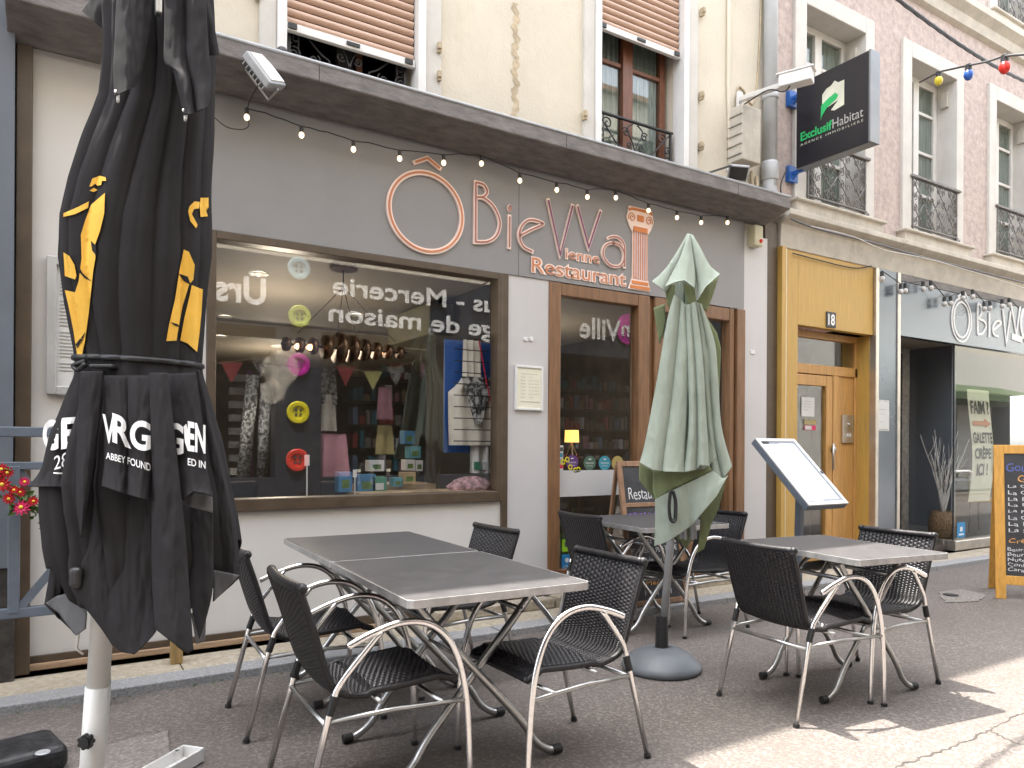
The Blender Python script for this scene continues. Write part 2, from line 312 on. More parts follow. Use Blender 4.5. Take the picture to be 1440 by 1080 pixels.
def pathsm(pts, k=8):                       # smooth curve through points
    P = [Vector(p) for p in pts]; out = []
    for i in range(len(P)-1):
        a = P[max(0, i-1)]; b = P[i]; c = P[i+1]; d = P[min(len(P)-1, i+2)]
        for j in range(k):
            t = j/k; out.append(.5*((2*b)+(c-a)*t+(2*a-5*b+4*c-d)*t*t+(3*b-a-3*c+d)*t**3))
    out.append(P[-1]); return out
def interp(tab, x):
    if x <= tab[0][0]: return tab[0][1:]
    for a, b in zip(tab, tab[1:]):
        if x <= b[0]:
            t = (x-a[0])/(b[0]-a[0]); return tuple(p+(q-p)*t for p, q in zip(a[1:], b[1:]))
    return tab[-1][1:]
TX = {}
def glyphs(s, bold=0., space=1.):
    k = (s, bold, space)
    if k not in TX:
        cu = bpy.data.curves.new('t', 'FONT'); cu.body = s; cu.size = 1; cu.offset = bold; cu.space_character = space; cu.fill_mode = 'FRONT'; cu.resolution_u = 5
        ob = bpy.data.objects.new('t', cu); C.objects.link(ob); bpy.context.view_layer.update()
        me = bpy.data.meshes.new_from_object(ob.evaluated_get(bpy.context.evaluated_depsgraph_get()))
        v = [tuple(p.co) for p in me.vertices]; f = [list(p.vertices) for p in me.polygons]
        bpy.data.objects.remove(ob); bpy.data.curves.remove(cu); bpy.data.meshes.remove(me)
        x0 = min(p[0] for p in v); x1 = max(p[0] for p in v); y0 = min(p[1] for p in v); y1 = max(p[1] for p in v)
        TX[k] = (v, f, x0, x1, y0, y1)
    return TX[k]
def text(mb, s, fn, bold=0., fine=0., thick=None, space=1.):      # fn maps (0..1 across, 0..1 up the ink box) to a place
    v, f, x0, x1, y0, y1 = glyphs(s, bold, space)
    sheet(mb, [((p[0]-x0)/(x1-x0), (p[1]-y0)/(y1-y0)) for p in v], f, fn, fine)
def sheet(mb, v, f, fn, fine=0.):
    if fine:
        bm = bmesh.new(); vv = [bm.verts.new((p[0], p[1], 0)) for p in v]
        for q in f:
            try: bm.faces.new([vv[i] for i in q])
            except ValueError: pass
        bmesh.ops.triangulate(bm, faces=bm.faces)
        for _ in range(7):
            ed = [e for e in bm.edges if e.calc_length() > fine]
            if not ed or len(bm.verts) > 30000: break
            bmesh.ops.subdivide_edges(bm, edges=ed, cuts=1); bmesh.ops.triangulate(bm, faces=[x for x in bm.faces if len(x.verts) > 3])
        bm.verts.index_update(); v = [(p.co.x, p.co.y) for p in bm.verts]; f = [[q.index for q in x.verts] for x in bm.faces]; bm.free()
    mb.add([fn(*p) for p in v], f)
def flat_text(mb, s, X0, X1, Z0, Z1, Y, bold=0., drop=0., wob=0., space=1.):
    def fn(a, b): return (X0+(X1-X0)*a, Y, Z0+drop*a+(Z1-Z0)*b+wob*math.sin(a*19+Z0*40)*.5)
    text(mb, s, fn, bold, space=space)
def wall_cells(mb, x0, x1, z0, z1, y0, y1, holes):
    xs = sorted({x0, x1, *[h[0] for h in holes], *[h[1] for h in holes]}); zs = sorted({z0, z1, *[h[2] for h in holes], *[h[3] for h in holes]})
    xs = [x for x in xs if x0 <= x <= x1]; zs = [z for z in zs if z0 <= z <= z1]
    def solid(i, j):
        if i < 0 or j < 0 or i >= len(xs)-1 or j >= len(zs)-1: return False
        cx = (xs[i]+xs[i+1])/2; cz = (zs[j]+zs[j+1])/2
        return not any(h[0] < cx < h[1] and h[2] < cz < h[3] for h in holes)
    for i in range(len(xs)-1):
        for j in range(len(zs)-1):
            if not solid(i, j): continue
            a, b, c, d = xs[i], xs[i+1], zs[j], zs[j+1]
            mb.add([(a, y0, c), (b, y0, c), (b, y0, d), (a, y0, d), (a, y1, c), (b, y1, c), (b, y1, d), (a, y1, d)], [(0, 1, 2, 3), (4, 7, 6, 5)] +
                   ([(0, 3, 7, 4)] if not solid(i-1, j) else [])+([(1, 5, 6, 2)] if not solid(i+1, j) else [])+([(0, 4, 5, 1)] if not solid(i, j-1) else [])+([(3, 2, 6, 7)] if not solid(i, j+1) else []))
    return mb
# ================================================================ ground
def sheet_obj(name, m, x0, x1, y0, y1, z, nx=1, ny=1):
    mb = MB(); mb.grid(lambda a, b: (x0+(x1-x0)*a, y0+(y1-y0)*b, z), nx, ny); return tag(mb.build(name, m), kind='structure')
sheet_obj('ground', 'asphalt_old', -90, 120, -90, 120, -.03)
sheet_obj('street', 'asphalt', -30, 60, -1.0, 4.12, 0)
# paler worn strip of the carriageway and patches in it
def blob(name, m, pts, z, parent=None, jag=.012, t=.004):
    P = []; n = len(pts)
    for i in range(n):
        a = Vector(pts[i]); b = Vector(pts[(i+1) % n]); k = max(2, int((b-a).length/.06))
        for j in range(k): P.append((a+(b-a)*j/k)+Vector((random.uniform(-jag, jag), random.uniform(-jag, jag))))
    mb = MB(); mb.prism([(p.x, p.y) for p in P], z, z+t, 'z'); return tag(mb.build(name, m, parent), kind='structure')
def px_poly(pts): return [lev(x, y).xy for x, y in pts]
blob('road_patch', 'asphalt_old', px_poly([(1318, 833), (1352, 829), (1385, 836), (1378, 846), (1330, 848)]), .002)
blob('road_patch', 'asphalt_old', [(-.10, 3.02), (.02, 3.42), (.42, 3.50), (.40, 3.25), (.20, 3.05)], .002)
mb = MB(); mb.lathe([(.001, 0), (.045, 0), (.05, .004), (.06, .004)], 12, lev(1337, 838)+Vector((0, 0, .008))); tag(mb.build('road_stud', 'iron'), 'small round iron stud set in the pale road patch beside the orange board', 'road stud')
# cracks between the road slabs
def crack(pts, w=.012, name='road_crack'):
    P = pathsm([lev(x, y, 0) for x, y in pts], 10); L = []; Q = []
    for i, p in enumerate(P):
        d = (P[min(i+1, len(P)-1)]-P[max(i-1, 0)]).normalized(); n = Vector((-d.y, d.x, 0)); ww = w*random.uniform(.3, 1.1); o = Vector((random.uniform(-.01, .01), random.uniform(-.01, .01), 0))
        L.append(p+n*ww+o); Q.append(p-n*ww+o)
    mb = MB(); N = len(P); mb.add([(p.x, p.y, .0015) for p in L+Q], [(i, i+1, N+i+1, N+i) for i in range(N-1)]); tag(mb.build(name, 'dark_stone'), kind='structure')
crack([(1440, 1003), (1400, 1020), (1385, 1030), (1340, 1050), (1290, 1068), (1240, 1085)], .005); crack([(1393, 1028), (1420, 1042), (1450, 1052)], .005)
# kerb and pavement
kerb = tag(MB().box(-30, 60, 4.128, 4.6, -.02, .018).build('pavement', 'sandstone'), kind='structure')
x = -9.3; k = 0
ks = tag(MB().box(-30, 60, 4.125, 4.26, -.02, .02).build('kerb', 'granite'), kind='structure')
while x < 14:
    w = random.uniform(.95, 1.25)
    MB().box(x, x+w-.008, 4.10, 4.262, -.02, .042+random.uniform(-.002, .002)).build('kerb_stone', 'granite', ks, bevel=.006); x += w
x = -9
while x < 14:
    w = random.uniform(.7, 1.1)
    MB().box(x, x+w-.006, 4.266, 4.565, 0, .038+random.uniform(-.002, .002)).build('paving_slab', 'sandstone', kerb, bevel=.004); x += w
blob('dark_patch', 'asphalt', [(9.6, 4.28), (10.6, 4.28), (10.75, 4.5), (9.75, 4.5)], .0415)
opk = tag(MB().box(-30, 60, YO-.02, -1.0, -.02, .05).build('pavement', 'asphalt_old'), kind='structure')
# ================================================================ restaurant house
RB = thing('restaurant_building', 'cream rendered house above the grey restaurant shopfront with two half lowered pink beige shutters', 'building', (2.8, 4.62, 0))
XL, XR, H8 = -.17, 5.83, 8.08
W1 = (1.207, 2.112, 3.67, 5.45); W2 = (3.72, 4.645, 3.64, 5.75)
mb = MB(); wall_cells(mb, XL, XR, 3.1, H8, 4.70, 5.0, [W1, W2]); mb.build('wall', 'cream_render', RB)
MB().box(XL, XR, 4.62, 13, H8, H8+.12).build('roof', 'tile_roof', RB)
mb = MB(); mb.box(XL, XL+.2, 5.0, 12.8, 0, H8); mb.box(XR-.2, XR, 5.0, 12.8, 0, H8); mb.box(XL, XR, 12.8, 13, 0, H8); mb.build('side_wall', 'cream_render', RB)
# mouldings round the upper windows
for (a, b, c, d) in (W1, W2):
    s = MB(); s.box(a-.16, a-.055, 4.672, 4.72, c-.02, d+.15); s.box(b+.055, b+.18, 4.672, 4.72, c-.02, d+.15); s.box(a-.055, b+.055, 4.672, 4.72, d, d+.15); each(s, 'window_surround', 'white_render', RB, bevel=.008)
    s = MB(); s.box(a-.055, a+.004, 4.655, 4.80, c, d); s.box(b-.004, b+.055, 4.655, 4.80, c, d); each(s, 'shutter_guide', 'white_metal', RB, bevel=.004)
    s = MB(); s.prism([(a-.25, c-.22), (b+.3, c-.22), (b+.3, c-.02), (a-.25, c-.02)], 4.655, 4.72); s.build('window_sill', 'old_sill', RB, bevel=.02)
    MB().box(a-.2, b+.2, 6.9, 7.0, -1, 0) if 0 else None
def shutter(a, b, bot, top, n_skip=0):
    sh = MB().box(a, b, 4.735, 4.745, bot+.03, top).build('roller_shutter', 'shadow_gap', RB)
    pitch = .058; z = bot+.05; base = None; w = b-a
    while z < top-.01:
        if base is None:
            s = MB(); s.grid(lambda u, v: (a+.012+(w-.024)*u, 4.738-.022*math.sin(math.pi*v)**.7, z+v*(pitch-.002)), 1, 8)
            base = s.build('slat', 'shutter_pvc', sh, smooth=True); z0 = z
        else:
            c = base.copy(); C.objects.link(c); c.parent = sh; c.location = (0, 0, z-z0)
        z += pitch
    MB().box(a+.008, b-.008, 4.70, 4.735, bot, bot+.052).build('bottom_bar', 'white_metal', sh, bevel=.004)
    s = MB(); s.box(a+.02, a+.075, 4.688, 4.703, bot+.012, bot+.045); s.box(b-.085, b-.03, 4.688, 4.703, bot+.012, bot+.045); s.box((a+b)/2-.05, (a+b)/2+.04, 4.69, 4.703, bot+.018, bot+.040); each(s, 'stop_block', 'black_plastic', sh)
shutter(W1[0], W1[1], 3.885, W1[3]); shutter(W2[0], W2[1], 4.665, W2[3])
def casement(a, b, c, d, y, m='mahogany', rails=(.42,), parent=RB, name='window', mid=True, fw=.06, g='window_glass', curt=True):
    f = MB(); f.box(a, a+fw, y, y+.06, c, d); f.box(b-fw, b, y, y+.06, c, d); f.box(a+fw, b-fw, y, y+.06, c, c+fw); f.box(a+fw, b-fw, y, y+.06, d-fw, d)
    cx = (a+b)/2
    if mid: f.box(cx-.055, cx+.055, y-.012, y+.055, c+fw, d-fw)
    for r in rails:
        z = c+(d-c)*r
        if mid: f.box(a+fw, cx-.055, y+.008, y+.05, z-.018, z+.018); f.box(cx+.055, b-fw, y+.008, y+.05, z-.018, z+.018)
        else: f.box(a+fw, b-fw, y+.008, y+.05, z-.018, z+.018)
    w = f.build(name, m, parent, bevel=.004)
    for (p, q) in (((a+fw, cx-.055), (cx+.055, b-fw)) if mid else ((a+fw, b-fw),)):
        MB().box(p, q, y+.026, y+.030, c+fw, d-fw).build('pane', g, w)
        if curt:
            s = MB(); s.grid(lambda u, v: (p+(q-p)*u, y+.055+.012*math.sin(u*31+a*3)+.01*math.sin(u*71), c+(d-c)*v), 60, 1); s.build('net_curtain', 'curtain', w, smooth=True)
    return w
casement(W2[0], W2[1]-.04, W2[2], W2[3], 4.86)
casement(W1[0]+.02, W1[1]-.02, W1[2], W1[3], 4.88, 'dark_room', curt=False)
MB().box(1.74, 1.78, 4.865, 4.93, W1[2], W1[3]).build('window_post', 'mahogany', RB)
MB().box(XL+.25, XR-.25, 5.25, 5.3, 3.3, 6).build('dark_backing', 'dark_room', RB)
def scroll(c, r, turns=1.4, a0=0, s=1, Y=0., n=26):
    return [(c[0]+s*r*(1-.8*i/n)*math.cos(a0+turns*2*math.pi*i/n), Y, c[1]+r*(1-.8*i/n)*math.sin(a0+turns*2*math.pi*i/n)) for i in range(n+1)]
def railing(a, b, z0, z1, y, parent, m='iron'):
    s = MB(); s.bar((a, y, z1), (b, y, z1), .03, .016); s.bar((a, y, z0+.05), (b, y, z0+.05), .02, .012); s.bar((b-.025, y, z0), (b-.025, y, z1), .02, .02, (0, 1, 0)); s.bar((a+.025, y, z0), (a+.025, y, z1), .02, .02, (0, 1, 0))
    rl = s.build('balcony_rail', m, parent, bevel=.003)
    s = MB(); w = b-a; h = z1-z0; cx = (a+b)/2; q = .0065
    for sg in (-1, 1):
        X = lambda t: cx+sg*t*w
        s.tube(pathsm([(X(.46), y, z1-.02), (X(.38), y, z1-.12*h-.05), (X(.24), y, z0+.42*h), (X(.16), y, z0+.30*h), (X(.20), y, z0+.16*h), (X(.28), y, z0+.2*h)], 6), q, 6)
        s.tube(scroll((X(.28), z0+.26*h), .06*h+.02, 1.3, 2.2, sg, y), q, 6)
        s.tube(pathsm([(X(.03), y, z1-.02), (X(.10), y, z1-.2*h), (X(.03), y, z0+.5*h), (X(.0), y, z0+.3*h)], 6), q, 6)
        s.tube(scroll((X(.12), z0+.72*h), .055*h+.02, 1.4, .5, sg, y), q, 6); s.tube(scroll((X(.07), z0+.45*h), .045*h+.015, 1.3, 3.6, sg, y), q, 6)
        s.tube(scroll((X(.43), z0+.28*h), .045, 1.4, 1.2, sg, y), q, 6); s.tube(scroll((X(.43), z0+.55*h), .045, 1.4, -1.2, sg, y), q, 6); s.tube(scroll((X(.35), z0+.8*h), .05, 1.2, .4, sg, y), q, 6)
        s.tube([(X(.40), y, z0+.05), (X(.40), y, z1)], .005, 6)
    s.build('scrollwork', m, rl, smooth=True)
railing(W2[0]+.02, W2[1]-.04, W2[2]+.01, 4.02, 4.765, RB); railing(W1[0]+.02, W1[1]-.03, W1[2]+.01, 4.05, 4.77, RB)
# render damage, hinge stumps, old conduits on the wall
s = MB()
for x_, z_ in ((2.27, 4.02), (2.27, 3.82), (4.86, 3.9), (4.86, 4.35), (4.87, 5.1), (1.03, 4.0), (3.56, 3.86)):
    s.box(x_-.012, x_+.012, 4.645, 4.69, z_, z_+.07); s.box(x_-.02, x_+.006, 4.632, 4.66, z_+.02, z_+.045)
each(s, 'hinge_stump', 'old_sill', RB)
s = MB(); s.grid(lambda u, v: (2.90+.05*u+.012*math.sin(v*37)+.01*math.sin(v*91+u*4), 4.6975, 3.62+.98*v), 6, 60); s.build('render_scar', 'old_sill', RB)
s = MB(); s.tube([(5.30, 4.685, 3.55), (5.25, 4.685, 3.9), (5.22, 4.685, 4.6), (5.22, 4.685, 8.2)], .018, 8); s.build('wall_conduit', 'cream_render', RB, smooth=True)
s = MB(); s.tube(pathsm([(5.33, 4.69, 3.95), (5.35, 4.69, 4.55), (5.42, 4.69, 4.6), (5.58, 4.69, 4.52), (5.66, 4.69, 5.2), (5.68, 4.69, 6.5)], 5), .008, 6); s.tube([(5.55, 4.67, 3.45), (5.53, 4.67, 3.85)], .016, 8); s.tube([(5.62, 4.67, 3.42), (5.60, 4.67, 3.82)], .014, 8); each(s, 'thin_conduit', 'old_sill', RB, smooth=True)
# cornice
CRX = at(1112, 303, 4.28).x
cp = [(4.28, 3.40), (4.28, 3.50), (4.31, 3.52), (4.70, 3.56), (4.70, 3.36), (4.56, 3.32)]
CO = MB().prism(cp, XL-.06, CRX, 'x').build('cornice', 'cornice_grey', RB, bevel=.008)
MB().tube([(XL-.06, 4.285, 3.508), (CRX, 4.285, 3.508)], .013, 8).build('cornice_lip', 'zinc_grey', CO, smooth=True)
s = MB()
for xj in (1.3, 3.1, 4.9): s.box(xj, xj+.003, 4.279, 4.30, 3.40, 3.5)
each(s, 'cornice_joint', 'shadow_gap', CO)
# shopfront skins
ZB = .13
MB().box(XL-.02, XL+.05, 4.56, 4.72, .05, 3.36).build('corner_post', 'brown_metal', RB, bevel=.004)
MB().box(XL+.05, .74, 4.62, 4.70, ZB, 3.36).build('front_panel', 'panel_white', RB, label='tall off-white panel at the left end of the shopfront')
MB().box(.74, 5.352, 4.60, 4.70, 2.52, 3.36).build('fascia_board', 'fascia_grey', RB)
s = MB()
for xj in (2.9,): s.box(xj, xj+.002, 4.5988, 4.605, 2.52, 3.34)
each(s, 'fascia_joint', 'shadow_gap', RB)
MB().box(5.355, 5.675, 4.605, 4.70, .13, 3.22).build('end_panel', 'panel_grey', RB)
MB().box(5.675, XR+.02, 4.63, 4.75, .1, 3.4).build('party_strip', 'brown_metal', RB)
MB().box(.74, 2.768, 4.62, 4.70, ZB, .850).build('sill_panel', 'panel_white', RB, label='off-white panel below the display window')
MB().box(2.815, 3.18, 4.61, 4.70, .13, 2.52).build('pilaster', 'panel_grey', RB)
s = MB(); s.box(XL+.05, .745, 4.60, 4.64, .055, .13); s.box(.745, 3.18, 4.60, 4.64, .055, .13); each(s, 'base_strip', 'brown_metal', RB)
MB().box(2.766, 2.815, 4.60, 4.70, .13, 2.52).build('window_post', 'brown_metal', RB)
# display window
DW = (.742, 2.768, .85, 2.52)
f = MB(); a, b, c, d = DW; f.box(a, a+.05, 4.598, 4.70, c, d); f.box(b-.045, b, 4.598, 4.70, c, d); f.box(a+.05, b-.045, 4.598, 4.70, d-.05, d); f.box(a+.05, b-.045, 4.585, 4.72, c, c+.075)
dw = f.build('display_window', 'brown_metal', RB, bevel=.005)
MB().box(a+.05, b-.045, 4.657, 4.663, c+.075, d-.05).build('pane', 'shop_glass', dw)
s = MB(); s.tube([(1.36, 4.69, c+.07), (1.36, 4.69, 1.12)], .005, 6); s.box(1.345, 1.375, 4.685, 4.70, 1.12, 1.19); s.tube([(1.68, 4.69, c+.07), (1.68, 4.69, 1.06)], .004, 6); s.box(1.668, 1.692, 4.685, 4.70, 1.04, 1.09); each(s, 'window_clip', 'white_metal', dw)
# entrance joinery
ed = MB(); D0, D1 = 3.18, 5.352
for (p, q) in ((D0, D0+.11), (4.08, 4.20), (4.26, 4.36), (5.17, 5.225), (5.245, D1)): ed.box(p, q, 4.60 if p != 5.245 else 4.58, 4.70, .13, 2.515)
ed.box(D0+.11, 4.08, 4.605, 4.70, 2.42, 2.515); ed.box(4.20, 4.26, 4.63, 4.70, .13, 2.515); ed.box(4.36, 5.17, 4.605, 4.70, 2.40, 2.515); ed.box(4.36, 5.17, 4.605, 4.70, .13, .42); ed.box(D0+.11, 4.08, 4.61, 4.70, .13, .30); ed.box(5.225, 5.245, 4.625, 4.70, .13, 2.515)
E1 = ed.build('entrance_door', 'brown_wood', RB, bevel=.006)
MB().box(D0+.11, 4.08, 4.657, 4.663, .30, 2.42).build('pane', 'door_glass', E1)
MB().box(4.36, 5.17, 4.657, 4.663, .42, 2.40).build('pane', 'door_glass', E1)
MB().box(D0+.112, 4.078, 4.645, 4.655, .86, 1.065).build('kick_band', 'panel_grey', E1)
s = MB(); s.tube([(4.315, 4.57, 1.0), (4.315, 4.57, 1.35)], .012, 8); s.tube([(4.315, 4.57, 1.03), (4.315, 4.61, 1.03)], .008, 8); s.tube([(4.315, 4.57, 1.32), (4.315, 4.61, 1.32)], .008, 8); s.build('handle', 'alu_dull', E1, smooth=True)
MB().box(3.2, 5.4, 4.5, 5.0, .03, .12).build('door_step', 'sandstone', RB, bevel=.01)
s = MB(); s.tube([(3.4, 4.535, .135), (5.35, 4.535, .135)], .012, 8); s.build('step_rail', 'alu_dull', RB, smooth=True)
# room behind the glass
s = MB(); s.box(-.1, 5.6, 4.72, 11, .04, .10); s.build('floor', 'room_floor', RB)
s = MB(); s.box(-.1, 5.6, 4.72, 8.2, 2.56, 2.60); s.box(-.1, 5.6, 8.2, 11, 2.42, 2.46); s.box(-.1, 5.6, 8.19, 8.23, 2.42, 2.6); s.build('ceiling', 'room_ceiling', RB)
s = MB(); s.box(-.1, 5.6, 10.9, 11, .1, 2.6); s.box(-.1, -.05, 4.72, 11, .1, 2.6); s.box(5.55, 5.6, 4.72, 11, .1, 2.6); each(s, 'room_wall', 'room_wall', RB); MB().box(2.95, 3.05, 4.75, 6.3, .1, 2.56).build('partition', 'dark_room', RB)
# ================================================================ small things on the restaurant front
def xform_items(): pass
# timber strip, post
MB().box(-.19, 1.28, 4.575, 4.6, .06, .095).build('timber_strip', 'raw_board', bevel=.006, label='long raw timber strip lying against the foot of the white front panel', cat='timber', origin=(.5, 4.6, .06))
MB().box(1.30, 2.2, 4.56, 4.6, .038, .075).build('timber_strip', 'raw_board', bevel=.006, label='shorter broken timber strip lying below the shop window, right of the long one', cat='timber', origin=(1.7, 4.58, .04))
p = lev(248, 932, .038); MB().box(p.x-.03, p.x+.03, p.y-.03, p.y+.03, .038, .20).build('wooden_post', 'raw_post', bevel=.003, label='stubby weathered wooden post standing on the pavement below the black parasol', cat='post', origin=(p.x, p.y, .038))
# timber threshold under the window
s = MB(); s.box(2.2, 3.18, 4.5, 4.62, .04, .115); s.build('stone_step', 'sandstone', RB, bevel=.01)
# framed menu, left
def framed(name, x0, x1, z0, z1, Y, fm, fw, dep, pm_, label, cat, lines=None, parent_only=False):
    t = thing(name, label, cat, ((x0+x1)/2, Y, (z0+z1)/2))
    f = MB(); f.box(x0, x0+fw, Y-dep, Y, z0, z1); f.box(x1-fw, x1, Y-dep, Y, z0, z1); f.box(x0+fw, x1-fw, Y-dep, Y, z0, z0+fw); f.box(x0+fw, x1-fw, Y-dep, Y, z1-fw, z1); f.build('frame', fm, t, bevel=.004)
    MB().box(x0+fw, x1-fw, Y-.012, Y-.002, z0+fw, z1-fw).build('sheet', pm_, t)
    return t
a = at(66, 362, 4.6); b = at(140, 557, 4.6)
t = framed('framed_menu', a.x, a.x+.52, b.z, a.z+.01, 4.618, 'silver_frame', .045, .035, 'paper', 'large silver framed menu on the left white panel, half behind the black parasol', 'menu frame')
s = MB()
for i in range(30):
    z = a.z-.06-i*.0185
    if i % 9 == 8: continue
    s.box(a.x+.06, a.x+.06+random.uniform(.28, .38), 4.603, 4.6055, z, z+.005)
s.build('printed_lines', 'ink_soft', t)
# framed opening hours on the pilaster
a = at(724, 513, 4.6); b = at(763, 578, 4.6)
t = framed('opening_hours_frame', a.x, b.x, b.z, a.z, 4.608, 'white_metal', .018, .02, 'paper_cream', 'small white framed opening hours sheet on the grey pilaster beside the door', 'frame')
s = MB(); w = b.x-a.x; hh = a.z-b.z; cxx = (a.x+b.x)/2
flat_text(s, 'HORAIRES D\'OUVERTURE', cxx-w*.28, cxx+w*.28, a.z-hh*.20, a.z-hh*.175, 4.5945)
for i, (d_, tx) in enumerate((('Lundi', 'Fermé'), ('Mardi', '12h-14h / 19h-22h'), ('Mercredi', '12h-14h / 19h-22h'), ('Jeudi', '12h-14h / 19h-22h'), ('Vendredi', '12h-14h / 19h-22h'), ('Samedi', '12h-14h / 19h-22h'), ('Dimanche', 'Fermé'))):
    z = a.z-hh*(.27+i*.075); flat_text(s, d_, a.x+w*.2, a.x+w*.36, z, z+.009, 4.5945); flat_text(s, tx, cxx-w*(.02 if len(tx) > 6 else -.0), cxx+w*(.34 if len(tx) > 6 else .12), z, z+.009, 4.5945)
s.box(a.x+w*.2, b.x-w*.12, 4.5945, 4.596, b.z+hh*.19, b.z+hh*.2); s.build('printed_lines', 'ink_soft', t)
for i, px in enumerate((739, 747)):
    p = at(px, 477, 4.61); MB().lathe([(.001, .012), (.014, .012), (.018, .006), (.018, 0)], 16, (p.x, p.y, p.z), (0, -1, 0)).build('wall_stud', 'white_metal', smooth=False, label=('left' if i == 0 else 'right')+' one of two small round white caps on the grey pilaster', cat='cap', origin=(p.x, p.y, p.z))
p = at(1058, 495, 4.605); MB().box(p.x-.03, p.x+.03, 4.597, 4.606, p.z-.02, p.z+.02).build('name_plate', 'white_metal', bevel=.003, label='tiny blank white plate on the grey panel right of the restaurant door', cat='plate', origin=tuple(p))
# alarm box by the fascia end
p = at(1057, 334, 4.6); t = thing('alarm_box', 'cream alarm sounder box with a red lamp on the right end of the fascia', 'alarm', (p.x, 4.6, p.z))
MB().box(p.x-.055, p.x+.06, 4.515, 4.604, p.z-.095, p.z+.095).build('housing', 'alarm_cream', t, bevel=.012); MB().ball((p.x+.02, 4.51, p.z-.05), .018).build('warning_lamp', 'bulb_red', t, smooth=True)
# ---------------------------------------------------------------- the sign lettering
SG = thing('restaurant_sign', 'outlined orange and violet shop lettering with an Ionic column on the grey fascia', 'sign', (3.6, 4.6, 2.9))
def P2(px, py): v = at(px, py, 4.6); return (v.x, v.z)
def z3(pts): return [P2(520+x/6, 200+y/6) for x, y in pts]
def z4(pts): return [P2(720+x/6, 250+y/6) for x, y in pts]
def sm2(pts, k=7): return [(p.x, p.z) for p in pathsm([(q[0], 0, q[1]) for q in pts], k)]
def neon(name, strokes, w, core, cw=.36, pale='neon_pale'):
    g = MB(); h = MB()
    for i, (pts, cl) in enumerate(strokes):
        g.ribbon(pts, w, 4.582-.0005*i, 4.6, cl); h.ribbon(pts, w*cw, 4.577-.0005*i, 4.5815-.0005*i, cl, cap=False)
    l = g.build(name, pale, SG); h.build('inner_line', core, l)
def ell(cx, cz, rx, rz, n=56, a0=0, a1=2*math.pi): return [(cx+rx*math.cos(a0+(a1-a0)*i/n), cz+rz*math.sin(a0+(a1-a0)*i/n)) for i in range(n+(0 if abs(a1-a0) > 6.2 else 1))]
l_, r_ = P2(520+155/6, 200+540/6), P2(520+770/6, 200+640/6); t_, b_ = P2(590, 242.5), P2(606.7, 355.2)
neon('letter', [(ell((l_[0]+r_[0])/2, (t_[1]+b_[1])/2, (r_[0]-l_[0])/2, (t_[1]-b_[1])/2, 72), True)], .037, 'neon_orange')
neon('accent', [(z3([(375, 175), (478, 140), (580, 225)]), False)], .030, 'neon_orange', .5)
neon('letter', [(sm2(z3([(895, 470), (960, 480), (1040, 555), (1088, 680), (1060, 790), (985, 842), (882, 845)])), False), (z3([(882, 845), (884, 345)]), False), (sm2(z3([(884, 345), (950, 365), (980, 420), (955, 462), (895, 470)])), False)], .030, 'neon_brown')
neon('letter', [(z3([(1170, 632), (1168, 890)]), False)], .028, 'neon_brown'); dd = P2(520+1171/6, 200+562/6); neon('letter_dot', [(ell(dd[0], dd[1], .011, .021, 16), True)], .013, 'neon_brown', .4)
neon('letter', [(sm2(z4([(65, 488), (160, 438), (250, 396), (200, 368), (130, 362), (75, 408), (52, 470), (58, 530), (92, 590), (158, 625)]), 6), False)], .029, 'neon_brown')
neon('letter', [(z4([(295, 195), (395, 655), (500, 242)]), False)], .030, 'neon_violet', .5); neon('letter', [(z4([(542, 247), (635, 592), (735, 290)]), False)], .030, 'neon_violet', .5)
neon('letter', [(sm2(z4([(803, 513), (840, 500), (890, 510), (928, 555), (938, 610), (938, 690), (938, 755)])), False), (sm2(z4([(845, 553), (900, 575), (935, 640), (925, 715), (880, 752), (810, 735), (762, 670), (762, 600), (800, 560), (845, 553)])), False)], .027, 'neon_brown')
def word(s, x0, y0, x1, y1, hpx, bold, name, core, pale='neon_pale'):
    A = at(x0, y0, 4.6); B = at(x1, y1, 4.6); T = at(x0, y0-hpx, 4.6); hz = T.z-A.z
    g = MB(); text(g, s, lambda a, b: (A.x-.008+(B.x-A.x+.016)*a, 4.5925, A.z-.008+(B.z-A.z)*a*.0+(hz+.016)*b), bold+.055)
    w = g.build(name, pale, SG); g = MB(); text(g, s, lambda a, b: (A.x+(B.x-A.x)*a, 4.589, A.z+hz*b), bold-.005); g.build('inner_line', core, w)
word('ienne', 794.5, 363.5, 841.5, 369, 13.5, 0, 'small_word', 'neon_orange')
word('Restaurant', 747, 382.5, 879, 400, 20.5, .0, 'small_word', 'neon_orange')
# Ionic column standing for the last letter
cb = z4([(1010, 440), (1138, 462), (1130, 872), (1015, 862)])
x0, x1 = (cb[0][0]+cb[3][0])/2, (cb[1][0]+cb[2][0])/2; zt, zb = (cb[0][1]+cb[1][1])/2, (cb[2][1]+cb[3][1])/2; xm = (x0+x1)/2; hw = (x1-x0)/2
g = MB(); g.box(x0-.006, x1+.006, 4.588, 4.6, zb, zt); g.prism([(xm-hw*1.62, zb-.085), (xm+hw*1.5, zb-.085), (xm+hw*1.15, zb+.01), (xm-hw*1.15, zb+.01)], 4.588, 4.6)
g.prism([(xm-hw*1.5, zt+.02), (xm-hw*1.9, zt+.09), (xm-hw*1.6, zt+.19), (xm+hw*1.6, zt+.19), (xm+hw*1.9, zt+.09), (xm+hw*1.5, zt+.02), (xm+hw, zt-.03), (xm-hw, zt-.03)], 4.588, 4.6)
col = g.build('column_emblem', 'neon_pale', SG, bevel=.004)
g = MB()
for i in range(7):
    xx = x0+.006+(x1-x0-.012)*i/6; g.box(xx-.0018, xx+.0018, 4.583, 4.5875, zb+.006, zt-.006)
g.build('flute', 'column_orange', col)
g = MB()
